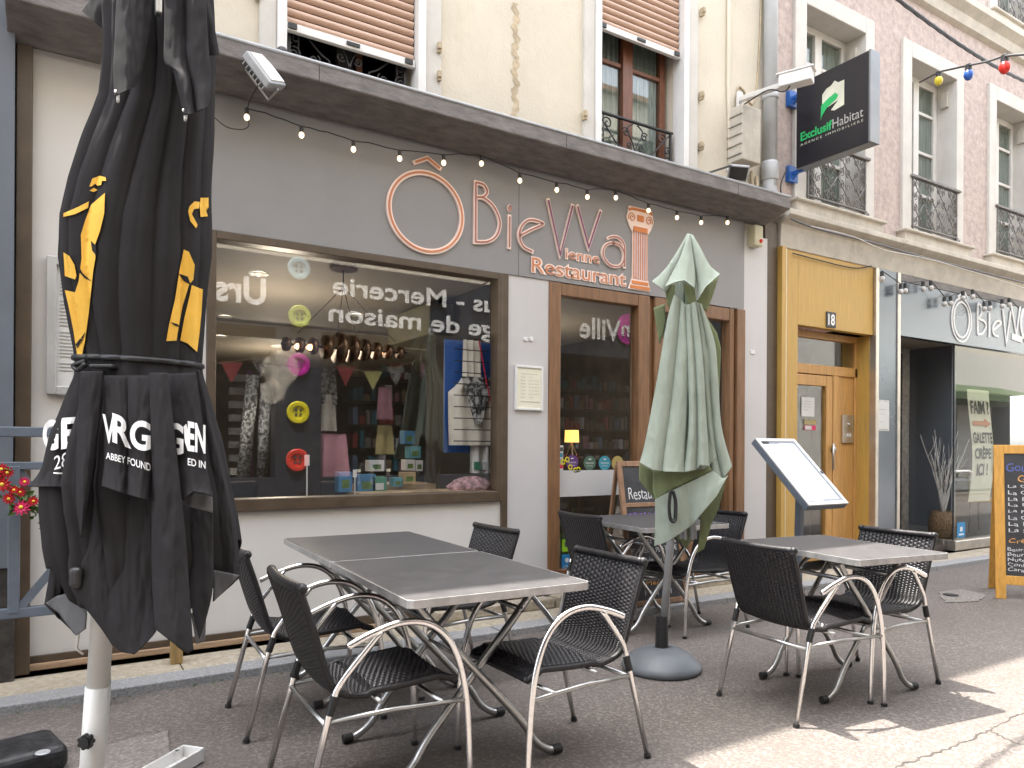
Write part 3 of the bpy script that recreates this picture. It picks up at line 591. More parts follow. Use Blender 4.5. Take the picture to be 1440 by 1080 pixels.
for i in range(6):
    xx = x0+.006+(x1-x0-.012)*(i+.5)/6; g.box(xx-.004, xx+.004, 4.5845, 4.5875, zb+.006, zt-.006)
g.build('flute_fill', 'column_pale', col)
g = MB(); g.box(xm-hw*.42, xm+hw*.42, 4.582, 4.5875, zt+.075, zt+.125); g.box(xm-hw*.95, xm+hw*.95, 4.582, 4.5875, zt-.012, zt+.028)
g.box(xm-hw*1.35, xm+hw*1.3, 4.582, 4.5875, zb-.075, zb-.05); g.box(xm-hw*1.15, xm+hw*1.1, 4.582, 4.5875, zb-.035, zb-.012)
for sg in (-1, 1):
    g.ribbon([(xm+sg*(hw*1.18)+sg*.038*(1-.75*i/22)*math.cos(-.4+i*.42), zt+.095+.042*(1-.75*i/22)*math.sin(-.4+i*.42)) for i in range(23)], .006, 4.583, 4.5875)
g.ribbon([(xm-hw*1.5, zt+.158), (xm-hw*1.2, zt+.168), (xm+hw*1.2, zt+.168), (xm+hw*1.5, zt+.158)], .02, 4.582, 4.5875)
each(g, 'column_detail', 'column_orange', col)
# ---------------------------------------------------------------- lights string on the fascia
FL = thing('festoon_lights', 'string of small warm lit bulbs hung along the grey restaurant fascia', 'string lights', (3, 4.5, 3.2))
bl = [(347, 165), (424, 190), (497, 210), (562, 223), (624, 229), (677, 230), (731, 254), (783, 267), (826, 277), (866, 278), (912, 296), (952, 306), (986, 313), (1023, 313)]
pts = []
for i, q in enumerate(bl):
    p = at(q[0], q[1], 4.5); hz = .055
    s = MB(); s.ball((p.x, p.y, p.z), .0165, 12, 8, (1, 1, 1.2)); bb = s.build('bulb', 'bulb_lit', FL, smooth=True)
    MB().lathe([(.012, 0), (.013, .034), (.006, .04)], 10, (p.x, p.y, p.z+.018)).build('socket', 'black_plastic', bb)
    pts.append(Vector((p.x, p.y+.01, p.z+.058)))
cd = []
for a, b in zip(pts, pts[1:]):
    for j in range(6): t_ = j/6; v = a.lerp(b, t_); v.z += .012*4*t_*(1-t_)*random.uniform(.2, 1); cd.append(v)
cd.append(pts[-1]); s = MB(); s.tube(cd, .0035, 5); s.tube(pathsm([at(347, 158, 4.5), at(352, 140, 4.4), at(364, 118, 4.25), at(372, 100, 4.27)], 6), .003, 5); s.tube(pathsm([at(296, 160, 4.5), at(318, 178, 4.5), at(340, 182, 4.5), at(350, 176, 4.5), at(347, 160, 4.5)], 6), .003, 5); s.build('cord', 'cable', FL, smooth=True)
# cables lying on the cornice
def cable(px, Y, r, m, label, name='cable', lift=None):
    P = pathsm([at(x, y, Y if not isinstance(Y, (list, tuple)) else Y[i]) for i, (x, y) in enumerate(px)], 8); MBm = MB(); MBm.tube(P, r, 6); MBm.build(name, m, smooth=True, label=label, cat='cable', origin=tuple(P[0]))
cable([(300, 80), (360, 100), (430, 112), (500, 136), (560, 148), (625, 163), (660, 182), (720, 196), (780, 212), (840, 224), (900, 240)], 4.4, .007, 'cable', 'thin black cable lying along the top of the long cornice')
cable([(540, 148), (585, 150), (608, 155), (640, 170), (690, 184)], 4.36, .010, 'cable_grey', 'thick grey cable loop resting on the cornice below the left shutter')
cable([(345, 95), (385, 108), (440, 128), (505, 142)], 4.5, .005, 'cable_grey', 'slack thin cable from the left floodlight to the cornice')
cable([(728, 199), (790, 206), (850, 221), (930, 250), (990, 270)], 4.42, .006, 'cable', 'thin dark cable on the cornice below the right upper window')
s = MB(); pp = at(140, 10, 4.4)
# floodlights
def flood(name, px, py, Y, rz, tilt, label, arm=None, sc=1.):
    p = at(px, py, Y); t = thing(name, label, 'floodlight', local=True)
    MB().obox((0, 0, 0), (.085, .02, .065)).build('housing', 'zinc_grey', t, bevel=.008)
    MB().obox((0, -.023, 0), (.072, .003, .052)).build('lens', 'dark_room' if sc == 1 else 'white_metal', t)
    s = MB()
    for i in range(7): s.box(-.07+i*.022, -.066+i*.022, .02, .045, -.05, .05)
    each(s, 'cooling_fins', 'zinc_grey', t)
    s = MB(); s.tube([(-.095, 0, 0), (-.095, .07, .0), (.095, .07, 0), (.095, 0, 0)], .007, 6); each(s, 'bracket', 'alu_dull', t)
    t.location = p; t.rotation_euler = (R(tilt), R(8 if tilt > 0 else 52), R(rz)); t.scale = (sc, sc, sc); return t
flood('floodlight', 1038, 243, 4.33, -40, 35, 'dark glass floodlight on a thin black arm above the right end of the cornice')
p = at(973, 254, 4.33); q = at(1028, 233, 4.34); s = MB(); s.box(p.x-.028, p.x+.028, p.y-.02, p.y+.03, p.z-.04, p.z+.05); s.bar((p.x, p.y, p.z+.02), (q.x, q.y, q.z), .016, .016); s.build('wall_bracket', 'iron', label='black iron arm on a block on the cornice reaching to the right floodlight', cat='bracket', origin=tuple(p))
t = flood('floodlight', 372, 100, 4.26, -20, -55, 'pale floodlight tipped down over the cornice edge left of the first shutter', sc=1.25)
t = flood('floodlight', 386, 88, 4.4, -35, -50, 'grey floodlight with taped wiring tucked behind the pale one at the left shutter', sc=1.02)
s = MB(); p = at(399, 96, 4.42); s.ball((p.x, p.y, p.z), .06, 10, 8, (1, .8, 1.1)); s.ball((p.x-.01, p.y, p.z+.09), .035, 10, 8); s.build('cable_bundle', 'black_plastic', smooth=True, label='wad of black taped cable beside the left floodlights', cat='cable', origin=tuple(p))
# camera box on the cream wall
p = at(1042, 195, 4.65); t = thing('junction_box', 'large pale metal junction box with side straps on the cream wall near the downpipe', 'box', tuple(p))
MB().box(p.x-.125, p.x+.13, 4.53, 4.70, p.z-.25, p.z+.25).build('housing', 'ledge_stone', t, bevel=.01)
s = MB()
for i in range(5): s.box(p.x-.135, p.x-.124, 4.525, 4.70, p.z-.2+i*.09, p.z-.192+i*.09)
each(s, 'strap', 'alu_dull', t)
A = at(1040, 140, 4.66); B = at(1112, 116, 3.95); t = thing('wall_camera', 'white wall arm carrying a boxy pale camera housing in front of the black sign', 'camera', tuple(A))
s = MB(); s.bar(A, B, .045, .045); s.bar(A+Vector((0, 0, -.12)), A+Vector((0, 0, .07)), .06, .03, (0, 1, 0)); s.build('arm', 'white_metal', t, bevel=.006)
s = MB(); dv = Vector((.12, -.26, -.0)).normalized(); c = B+Vector((.03, -.03, .02)); q = Matrix((dv.cross(Vector((0, 0, 1))), dv, Vector((0, 0, 1)))).transposed()
s.obox(c, (.06, .13, .05), q); s.obox(c+Vector((0, 0, .056)), (.068, .15, .008), q); s.build('camera_housing', 'white_metal', t, bevel=.008)
s = MB(); s.tube(pathsm([B+Vector((0, 0, -.02)), B+Vector((-.04, .04, -.07)), B+Vector((-.12, .14, -.04)), A+Vector((.02, 0, -.06))], 6), .006, 6); s.build('cable', 'cable', t, smooth=True)
# downpipe
p = at(1080, 200, 4.62); X = p.x+.03
t = thing('downpipe', 'grey plastic downpipe with collars between the cream and the pink house', 'downpipe', (X, 4.62, 3.4))
MB().tube([(X, 4.62, 8.2), (X, 4.62, 3.72)], .065, 18).build('pipe', 'pipe_pvc', t, smooth=True)
s = MB(); s.lathe([(.07, 0), (.076, .01), (.076, .05), (.07, .06)], 20, (X, 4.62, 4.55)); s.lathe([(.072, 0), (.08, .01), (.08, .16), (.07, .18)], 20, (X, 4.62, 3.78)); each(s, 'collar', 'pipe_pvc', t, smooth=True)
s = MB(); s.tube(pathsm([(X, 4.62, 3.8), (X+.0, 4.62, 3.68), (X+.05, 4.6, 3.58), (X+.07, 4.58, 3.45)], 6), .066, 16); s.build('elbow', 'pipe_pvc', t, smooth=True)
s = MB(); p = at(1042, 284, 4.55); s.box(p.x-.05, p.x+.06, 4.45, 4.6, p.z-.06, p.z+.05); s.build('plastic_tub', 'white_metal', bevel=.01, label='small white box lying on the cornice beside the foot of the downpipe', cat='box', origin=tuple(p))
# ================================================================ pink house
PB = thing('pink_building', 'pink roughcast house with pale stone window surrounds, wrought iron rails and a stone ledge', 'building', (10, 4.62, 0))
PX0, PX1, PY = 5.85, 20., 4.66
def opn(lx, ly, rx, ry, bz=None): a = at(lx, ly, PY); b = at(rx, ry, PY); return a, b
a1, b1 = at(1133, 4, PY), at(1217, 45, PY); a2, b2 = at(1281, 80, PY), at(1345, 115, PY); a3 = at(1400, 158, PY)
ww = [(a1.x, b1.x), (a2.x, b2.x), (a3.x, a3.x+.98)]; step = a3.x-a2.x
for k in range(1, 5): ww.append((a3.x+step*k, a3.x+step*k+.98))
ZS, ZT = 3.70, (a1.z+b1.z+a2.z+b2.z)/4
holes = [(p, q, ZS, ZT) for p, q in ww]+[(p, q, 6.75, 8.3) for p, q in ww]
mb = MB(); wall_cells(mb, PX0, PX1, 3.30, 8.45, PY+.02, PY+.4, holes); mb.build('wall', 'pink_render', PB)
s = MB(); s.box(PX0+.01, PX1, PY+.4, 12, 8.1, 8.5); s.box(PX0, PX1, 12, 12.1, 0, 8.4); s.box(PX0+.01, PX0+.1, PY+.5, 12, 0, 8.1); s.build('roof', 'tile_roof', PB)
for i, (p, q) in enumerate(ww):
    for (zs, zt) in ((ZS, ZT), (6.75, 8.3)):
        if i > 4 and zs > 6: continue
        s = MB(); s.box(p-.17, p+.006, PY-.015, PY+.25, zs-.02, zt+.17); s.box(q-.006, q+.15, PY-.015, PY+.25, zs-.02, zt+.17); s.box(p+.006, q-.006, PY-.015, PY+.25, zt-.006, zt+.17); each(s, 'window_surround', 'white_render', PB, bevel=.008)
        s = MB(); s.box(p-.22, q+.22, PY-.075, PY+.1, zs-.15, zs-.02); s.box(p-.25, q+.25, PY-.11, PY+.1, zs-.045, zs-.015); s.build('window_sill', 'ledge_stone', PB, bevel=.012)
        if zs < 6:
            w = casement(p+.008, q-.008, zs, zt-.008, PY+.22, 'window_white', (.30, .56, .80), PB, fw=.075, g='window_glass')
            mb = MB(); mb.box(q-.05, q-.002, PY+.08, PY+.17, zt-.30, zt-.12); mb.build('shutter_hinge', 'ledge_stone', PB, bevel=.006)
        else: casement(p+.01, q-.01, zs, zt, PY+.24, 'window_white', (.5,), PB, fw=.075)
        # lattice railing
        y = PY-.02; r1 = zs+.62
        s = MB(); s.bar((p-.03, y, r1), (q+.04, y, r1), .055, .028); s.bar((p, y, zs+.06), (q, y, zs+.06), .03, .016); s.bar((q-.02, y, zs), (q-.02, y, r1), .018, .018, (0, 1, 0)); s.bar((p+.02, y, zs), (p+.02, y, r1), .018, .018, (0, 1, 0)); s.box(q-.05, q+.03, y-.02, y+.06, zs-.02, zs+.05)
        rl = s.build('balcony_rail', 'iron_grey', PB, bevel=.004)
        if i < 5:
            s = MB(); w_ = q-p; n = 4
            for j in range(n):
                for k in range(2):
                    cx_ = p+w_*(j+.5)/n; cz_ = zs+.06+(r1-zs-.06)*(k+.5)/2; hx = w_/n/2; hz = (r1-zs-.06)/4
                    s.tube([(cx_-hx, y, cz_-hz), (cx_+hx, y, cz_+hz)], .006, 5); s.tube([(cx_-hx, y, cz_+hz), (cx_+hx, y, cz_-hz)], .006, 5)
                    for sg in (-1, 1):
                        s.tube(scroll((cx_+sg*hx*.45, cz_+hz*.5), hx*.38, 1.3, 1.6, sg, y, 14), .0055, 5); s.tube(scroll((cx_+sg*hx*.45, cz_-hz*.5), hx*.38, -1.3, -1.6, sg, y, 14), .0055, 5)
            s.build('scrollwork', 'iron_grey', rl, smooth=True)
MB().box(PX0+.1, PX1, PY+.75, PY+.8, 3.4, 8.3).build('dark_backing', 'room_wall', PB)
# upper string course
s = MB(); s.prism([(PY-.14, 6.52), (PY-.14, 6.60), (PY+.05, 6.66), (PY+.05, 6.30), (PY-.04, 6.34), (PY-.06, 6.45)], PX0+.02, PX1, 'x'); s.build('string_course', 'ledge_stone', PB)
# stone ledge over the shops
s = MB(); s.prism([(PY-.16, 3.47), (PY-.16, 3.52), (PY+.05, 3.58), (PY+.05, 3.18), (PY-.05, 3.18), (PY-.06, 3.40)], PX0+.02, PX1, 'x'); s.build('ledge', 'ledge_stone', PB, bevel=.006)
for i, (pxs, Y, r, m, lab) in enumerate((([(1113, 308), (1150, 322), (1230, 342), (1300, 362), (1440, 398)], 4.47, .010, 'cable_grey', 'bundled grey cable running on the stone ledge of the pink house'), ([(1140, 318), (1200, 333), (1245, 352), (1320, 368), (1440, 405)], 4.465, .006, 'cable_white', 'pale thin cable below the grey one on the stone ledge'))): cable(pxs, Y, r, m, lab)
cable([(1108, 235), (1098, 260), (1102, 285), (1117, 305)], 4.55, .007, 'cable', 'black cable drooping from the lower blue bracket to the ledge')
# ---------------------------------------------------------------- yellow wood surround and door 18
s = MB(); d0, d1 = 5.92, 7.395; e0 = at(1122, 460, 4.62).x; e1 = at(1206, 470, 4.62).x+.0; ZD = 2.46
s.box(d0, e0, 4.62, 4.70, .06, 3.18); s.box(e0, d1, 4.62, 4.70, ZD, 3.18); s.box(d0-.06, d0+.0, 4.58, 4.70, .06, 3.18); s.build('entrance_cladding', 'yellow_wood', PB, bevel=.003)
YD = 4.80; e1 = at(1209, 470, YD).x-.03
s = MB(); s.box(e1+.03, d1, 4.66, 4.98, .06, ZD); s.box(e0-.02, e0, 4.7, 4.98, .06, ZD); each(s, 'door_reveal', 'yellow_wood', PB)
MB().box(d0+.045, d0+.053, 4.615, 4.622, .06, 3.18).build('cladding_joint', 'steel_trim', PB)
s = MB(); x_ = e0; X1 = e1+.03
s.box(x_, X1, YD, YD+.08, ZD-.07, ZD); s.box(x_, X1, YD, YD+.08, 2.02, 2.12); s.box(X1-.08, X1, YD, YD+.08, .06, ZD-.07)
xm = x_+(X1-x_)*.66; s.box(xm-.03, xm+.06, YD-.006, YD+.08, .06, 2.02)
s.box(xm+.06, X1-.08, YD+.02, YD+.06, .06, 2.02); dr = s.build('door_frame', 'door_wood', PB, bevel=.006)
s = MB(); s.box(x_, x_+.03, YD+.0, YD+.06, .08, 2.01); s.box(xm-.14, xm-.035, YD, YD+.06, .08, 2.01); s.box(x_+.03, xm-.14, YD, YD+.06, 1.90, 2.01); s.box(x_+.03, xm-.14, YD, YD+.06, .08, .30)
lf = s.build('entrance_door', 'door_wood', PB, bevel=.005)
MB().box(x_+.03, xm-.14, YD+.03, YD+.036, .30, 1.90).build('pane', 'street_glass', lf)
MB().box(x_+.0, X1-.08, YD+.03, YD+.036, 2.12, ZD-.07).build('pane', 'street_glass', dr)
s = MB(); s.tube([(xm-.06, YD-.03, 1.02), (xm-.06, YD-.03, 1.30)], .011, 8); s.lathe([(.03, 0), (.034, .02), (.02, .035), (.001, .036)], 14, (xm-.035, YD-.005, 1.24), (0, -1, 0)); s.build('handle', 'alu_dull', lf, smooth=True)
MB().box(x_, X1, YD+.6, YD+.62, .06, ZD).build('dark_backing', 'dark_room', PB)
# notices on door glass
def paper(name, px0, py0, px1, py1, Y, m, label, cat='notice', lines=None, lm='ink_soft', curl=0.):
    a = at(px0, py0, Y); b = at(px1, py1, Y); t = thing(name, label, cat, ((a.x+b.x)/2, Y, (a.z+b.z)/2))
    MB().box(a.x, b.x, Y-.002, Y, b.z, a.z).build('sheet', m, t)
    if lines:
        s = MB()
        for (u0, v0, u1, v1) in lines: s.box(a.x+(b.x-a.x)*u0, a.x+(b.x-a.x)*u1, Y-.0035, Y-.0022, a.z+(b.z-a.z)*v1, a.z+(b.z-a.z)*v0)
        s.build('printed_lines', lm, t)
    return t
paper('notice', 1127, 558, 1145, 586, YD+.027, 'paper', 'white note taped inside the glass of the door numbered 18', lines=[(.2, .2, .8, .22), (.2, .35, .7, .37), (.2, .5, .75, .52), (.2, .65, .5, .67)])
paper('sticker', 1131, 590, 1147, 597, YD+.027, 'sticker_gold', 'small yellow sticker on the door glass below the white note', 'sticker', lines=[(.1, .2, .7, .35), (.1, .6, .6, .75)])
paper('sticker', 1131, 598, 1147, 605, YD+.027, 'petal_pink', 'small red and white sticker under the yellow one on the door glass', 'sticker', lines=[(.05, .1, .62, .9)], lm='paper')
# intercom
a = at(1184, 583, YD-.01); b = at(1199, 623, YD-.01); t = thing('intercom', 'steel intercom plate with two buttons on the panel beside door 18', 'intercom', tuple(a))
MB().box(a.x+.03, b.x+.03, YD-.002, YD+.022, b.z, a.z).build('plate', 'steel_trim', t, bevel=.003)
s = MB(); cx_ = (a.x+b.x)/2+.03; s.lathe([(.012, 0), (.012, .01), (.001, .012)], 12, (cx_, YD-.002, a.z-.10), (0, -1, 0)); s.box(cx_-.04, cx_-.005, YD-.01, YD-.001, b.z+.07, b.z+.1); s.box(cx_+.012, cx_+.04, YD-.01, YD-.001, b.z+.07, b.z+.1); each(s, 'button', 'white_metal', t)
# number plate
p = at(1169, 450, 4.61); t = thing('house_number', 'small dark plate with the white number 18 above the yellow wood door', 'number plate', tuple(p))
MB().box(p.x-.075, p.x+.075, 4.608, 4.619, p.z-.075, p.z+.08).build('plate', 'ink', t); s = MB(); flat_text(s, '18', p.x-.055, p.x+.055, p.z-.055, p.z+.06, 4.606, .03); s.build('digits', 'white_letter', t)
# ---------------------------------------------------------------- steel shopfront of the creperie
s = MB(); s.box(7.455, 7.80, 4.60, 4.70, .06, 3.18); s.build('steel_pillar', 'steel_plate', PB, bevel=.003)
s = MB(); s.box(7.398, 7.45, 4.585, 4.72, .06, 3.18); s.box(7.803, 7.855, 4.585, 4.72, .06, 3.18); each(s, 'pillar_trim', 'steel_trim', PB, bevel=.004)
MB().box(7.857, 20, 4.61, 4.70, 2.50, 3.17).build('fascia_board', 'steel_plate', PB)
MB().box(7.857, 20, 4.60, 4.66, 3.10, 3.178).build('fascia_shadow_strip', 'cornice_grey', PB)
CX0 = 9.10
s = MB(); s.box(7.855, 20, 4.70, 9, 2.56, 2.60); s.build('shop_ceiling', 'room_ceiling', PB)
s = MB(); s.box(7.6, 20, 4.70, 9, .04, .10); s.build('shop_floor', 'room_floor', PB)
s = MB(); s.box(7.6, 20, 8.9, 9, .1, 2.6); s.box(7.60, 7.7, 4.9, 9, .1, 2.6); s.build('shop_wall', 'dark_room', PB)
MB().box(CX0+.52, CX0+.62, 4.95, 6.2, .24, 2.56).build('partition', 'grey_wall', PB)
MB().box(CX0+.50, CX0+.64, 4.93, 6.22, .1, .24).build('skirting', 'zinc_grey', PB)
s = MB(); s.box(CX0-.05, 20, 4.60, 4.74, .04, .16); s.box(CX0-.05, CX0+.06, 4.74, 5.25, .04, .16); s.build('window_base', 'steel_trim', PB, bevel=.01)
sg_ = MB().box(CX0+.012, 20, 4.657, 4.665, .16, 2.50).build('shop_window', 'street_glass', PB)
MB().box(CX0, CX0+.008, 4.67, 5.2, .16, 2.50).build('side_window', 'clear_plastic', PB)
MB().box(CX0-.002, CX0+.012, 4.655, 4.669, .16, 2.50).build('corner_joint', 'iron', PB)
s = MB(); s.box(8.95, CX0, 5.2, 5.25, .1, 2.50); s.box(7.86, 7.9, 5.2, 5.25, .1, 2.5); s.box(7.9, 8.95, 5.2, 5.25, 2.44, 2.50); s.build('shop_door_frame', 'iron_grey', PB)
# lettering on the steel fascia
SG = thing('shop_sign', 'white outlined shop lettering on the brushed steel fascia of the creperie', 'sign', (10.5, 4.6, 2.8))
def Q(px, py): v = at(px, py, 4.61); return (v.x, v.z)
def z7(pts): return [Q(1180+x/5.538, 380+y/5.538) for x, y in pts]
def outline(strokes, w):
    g = MB()
    for i, (pts, cl) in enumerate(strokes): g.ribbon(pts, w, 4.600-.0004*i, 4.61, cl)
    g.build('letter', 'white_letter', SG)
lo, ro = Q(1180+880/5.54, 440), Q(1180+1018/5.54, 450); to, bo = Q(1180+950/5.54, 380+232/5.54), Q(1180+955/5.54, 380+545/5.54)
ec, ez = (lo[0]+ro[0])/2, (to[1]+bo[1])/2; erx, erz = (ro[0]-lo[0])/2, (to[1]-bo[1])/2
outline([(ell(ec, ez, erx+.02, erz+.02), True), (ell(ec, ez, erx-.025, erz-.03), True), (z7([(925, 205), (968, 168), (990, 210)]), False)], .022)
outline([(sm2(z7([(1075, 495), (1076, 270), (1105, 300), (1100, 350), (1082, 375), (1125, 400), (1140, 440), (1115, 490), (1078, 500)]), 4), True)], .026)
outline([(z7([(1165, 340), (1165, 515)]), False)], .03); outline([(sm2(z7([(1200, 465), (1255, 415), (1225, 395), (1195, 440), (1200, 500), (1232, 515)]), 4), False)], .028)
outline([(z7([(1270, 315), (1298, 575), (1330, 330)]), False), (z7([(1335, 275), (1375, 500), (1405, 290)]), False)], .032); outline([(z7([(1355, 520), (1410, 540)]), False)], .08)
outline([(ell(Q(1440, 440)[0]+.12, Q(1440, 455)[1], .22, .24), True)], .04)
# festoon on the steel fascia
FL = thing('festoon_lights', 'string of dark socketed clear bulbs zigzagging over the creperie fascia', 'string lights', (9, 4.5, 3))
zz = [(335, 5), (480, 105), (515, 100), (655, 85), (715, 80), (820, 205), (870, 200), (965, 160), (1040, 150), (1130, 245), (1175, 240), (1270, 225), (1325, 215), (1400, 300)]
pts = [at(1180+x/5.54, 380+y/5.54, 4.52) for x, y in zz]; s = MB(); s.tube(pts, .005, 5); s.build('cord', 'cable', FL)
for p in pts[:-1]:
    b = MB(); b.ball((p.x, p.y, p.z-.085), .028, 10, 8, (1, 1, 1.2)); bb = b.build('bulb', 'bulb_clear', FL, smooth=True); MB().lathe([(.02, 0), (.02, .05), (.01, .06)], 10, (p.x, p.y, p.z-.06)).build('socket', 'black_plastic', bb)
cable([(1115, 356), (1145, 364), (1180, 373), (1205, 377), (1226, 374)], 4.6, .006, 'cable', 'thin dark wire sagging across the yellow wood above number 18')
# notice on steel pillar
paper('notice', 1232, 562, 1250, 606, 4.596, 'paper', 'white drawn notice taped to the steel pillar', lines=[(.15, .03, .35, .05), (.6, .03, .8, .05), (.2, .3, .75, .315), (.3, .45, .7, .46), (.25, .7, .6, .71), (.1, .94, .9, .965)])
paper('sticker', 1346, 735, 1357, 755, 4.652, 'sticker_blue', 'blue sticker with a white badge low on the glass corner of the creperie', 'sticker', lines=[(.35, .3, .65, .6), (.2, .75, .8, .85)], lm='white_letter')
# branches in a wicker pot
p = Vector((9.32, 4.9, .1)); t = thing('branch_pot', 'wicker pot of bare white twigs behind the corner of the creperie window', 'plant pot', tuple(p))
MB().lathe([(.11, 0), (.15, .05), (.16, .2), (.13, .38), (.11, .38), (.11, .3), (.001, .3)], 20, p).build('pot', 'wicker', t, smooth=True)
s = MB(); rr = random.Random(4)
for i in range(15):
    a = rr.uniform(0, 6.28); l = rr.uniform(.7, 1.15); sp = rr.uniform(.08, .5); base = p+Vector((0, 0, .3)); P = [base]; d = Vector((math.cos(a)*sp, math.sin(a)*sp*.5, 1)).normalized()
    for k in range(7): P.append(P[-1]+d*l/7); d = (d+Vector((rr.uniform(-.16, .16), rr.uniform(-.1, .1), .02))).normalized()
    s.tube(P, [.007*(1-k/8)+.0015 for k in range(8)], 5)
    for k in (3, 4, 5):
        e = (d+Vector((rr.uniform(-.8, .8), rr.uniform(-.4, .4), 0))).normalized(); s.tube([P[k], P[k]+e*.12, P[k]+e*.22+Vector((0, 0, .05))], [.0035, .0025, .0012], 4)
s.build('twigs', 'twig', t, smooth=True)
# banner, chair inside the creperie
BX = at(1375, 600, 4.95); t = thing('banner', 'cream advertising banner reading FAIM ? with a red arrow inside the creperie window', 'banner', (BX.x, 4.95, 1))
bx = lambda a, b: (at(1362, 570, 4.95).x+(.55)*a+.05*math.sin(b*5)*1, 4.95-.03*math.sin(b*3), at(1372, 705, 4.95).z+(at(1372, 548, 4.95).z-at(1372, 705, 4.95).z)*b)
s = MB(); s.grid(bx, 8, 24); s.build('cloth', 'paper_cream', t, smooth=True)
s = MB()
def bt(tx, a0, a1, b0, b1): text(s, tx, lambda a, b: (lambda q: (q[0], q[1]-.008, q[2]))(bx(a0+(a1-a0)*a, b0+(b1-b0)*b)), .03)
bt('FAIM ?', .08, .92, .78, .9); bt('GALETTE', .06, .94, .52, .62); bt('CRÊPE', .1, .85, .38, .50); bt('ICI !', .2, .7, .23, .34); s.build('print', 'ink', t)
s = MB(); s.add([(lambda q: (q[0], q[1]-.008, q[2]))(bx(a, b)) for a, b in ((.1, .68), (.65, .68), (.65, .655), (.95, .70), (.65, .745), (.65, .72), (.1, .72))], [(0, 1, 5, 6), (2, 3, 4)]); s.build('arrow', 'neon_orange', t)
def indoor_chair(x, y, m, label, rz=0):
    t = thing('chair', label, 'chair', local=True)
    MB().box(-.22, .22, -.22, .22, .42, .47).build('seat', m, t, bevel=.015); MB().box(-.22, .22, .18, .23, .47, .88).build('backrest', m, t, bevel=.02)
    for a in (-.19, .19):
        for b in (-.19, .19): MB().tube([(a, b, .42), (a*1.1, b*1.1, 0)], .013, 8).build('leg', 'iron', t)
    t.location = (x, y, .1); t.rotation_euler = (0, 0, R(rz)); return t
indoor_chair(10.9, 5.3, 'mustard', 'mustard chair inside the creperie behind the banner', 60)
def indoor_table(x, y, label, m='tan_wood'):
    t = thing('table', label, 'table', (x, y, .1)); MB().box(x-.35, x+.35, y-.35, y+.35, .82, .85).build('tabletop', m, t, bevel=.005); s = MB(); s.lathe([(.2, 0), (.2, .015), (.03, .03), (.025, .72)], 16, (x, y, .1)); s.build('pedestal', 'iron', t)
indoor_table(10.2, 5.5, 'small table inside the creperie behind the banner', 'paper')
s = MB(); p = at(1343, 663, 4.6); s.tube(pathsm([p, p+Vector((.25, -.03, .0)), p+Vector((.30, -.03, -.03)), p+Vector((.32, 0, -.09))], 5), .014, 8); s.build('door_handle', 'white_metal', PB, smooth=True)
s = MB(); p = at(1356, 372, 4.6)
# ---------------------------------------------------------------- hanging sign
T0 = at(1121, 107+0, 4.4)
SA = Vector((6.05, 4.45, 0)); sdir = Vector((0, -1, 0))
def sgn(px, py):   # on the plane of the sign, x = SX
    u, v = uv(px, py); dx = FV.x+RV.x*u; dy = FV.y+RV.y*u; t = SX/dx; return Vector((SX, t*dy, CAM_H+t*v))
SX = 6.02
g0, g1, g2, g3 = sgn(1120, 112), sgn(1120, 236), sgn(1222, 200), sgn(1222, 79)
ya, yb = g0.y, g2.y; zl = (g1.z+g2.z)/2; zh = (g0.z+g3.z)/2
t = thing('hanging_sign', 'black projecting estate agency lightbox with a green and cream house logo on blue brackets', 'sign', (SX, ya, zl))
MB().box(SX, SX+.13, yb, ya, zl, zh).build('box', 'sign_black', t, bevel=.006)
s = MB(); s.box(SX-.004, SX+.134, yb-.016, yb+.004, zl-.004, zh+.004); s.build('side_cap', 'sign_side', t, bevel=.003)
MB().box(SX+.01, SX+.12, yb, ya, zl-.008, zl+.0).build('underside', 'sign_side', t)
for z in (zl-.03, zh-.10):
    s = MB(); s.bar((SX+.06, ya-.03, z+.02), (SX+.06, 4.66, z+.02), .03, .03); s.box(SX+.0, SX+.13, 4.63, 4.675, z-.06, z+.09); s.bar((SX+.06, ya+.02, z+.02), (SX+.06, 4.66, z-.06), .02, .02); each(s, 'bracket', 'blue_bracket', t)
L = abs(yb-ya); Hh = zh-zl
def sf(a, b, o=.004): return (SX-o, ya+(yb-ya)*a, zl+Hh*b)
def st(mb, tx, a0, a1, b0, b1, bold=0, space=1.): text(mb, tx, lambda a, b: sf(a0+(a1-a0)*a, b0+(b1-b0)*b), bold, space=space)
s = MB(); st(s, 'Exclusif', .07, .52, .30, .405, .03); s.add([sf(a, b) for a, b in ((.36, .45), (.365, .62), (.44, .66), (.56, .70), (.6, .66), (.62, .69), (.58, .62), (.45, .57), (.38, .50))], [tuple(range(9))]); s.build('green_print', 'green_print', t)
s = MB(); st(s, 'Habitat', .525, .93, .30, .405); s.build('grey_print', 'silver_frame', t)
s = MB(); st(s, 'AGENCE IMMOBILIERE', .07, .93, .245, .272, 0, 1.5); s.add([sf(a, b, .003) for a, b in ((.38, .58), (.38, .74), (.44, .79), (.5, .80), (.55, .84), (.6, .80), (.68, .80), (.68, .52), (.55, .50), (.5, .52), (.6, .6), (.45, .57))], [tuple(range(12))]); each(s, 'cream_print', 'cream_print', t)
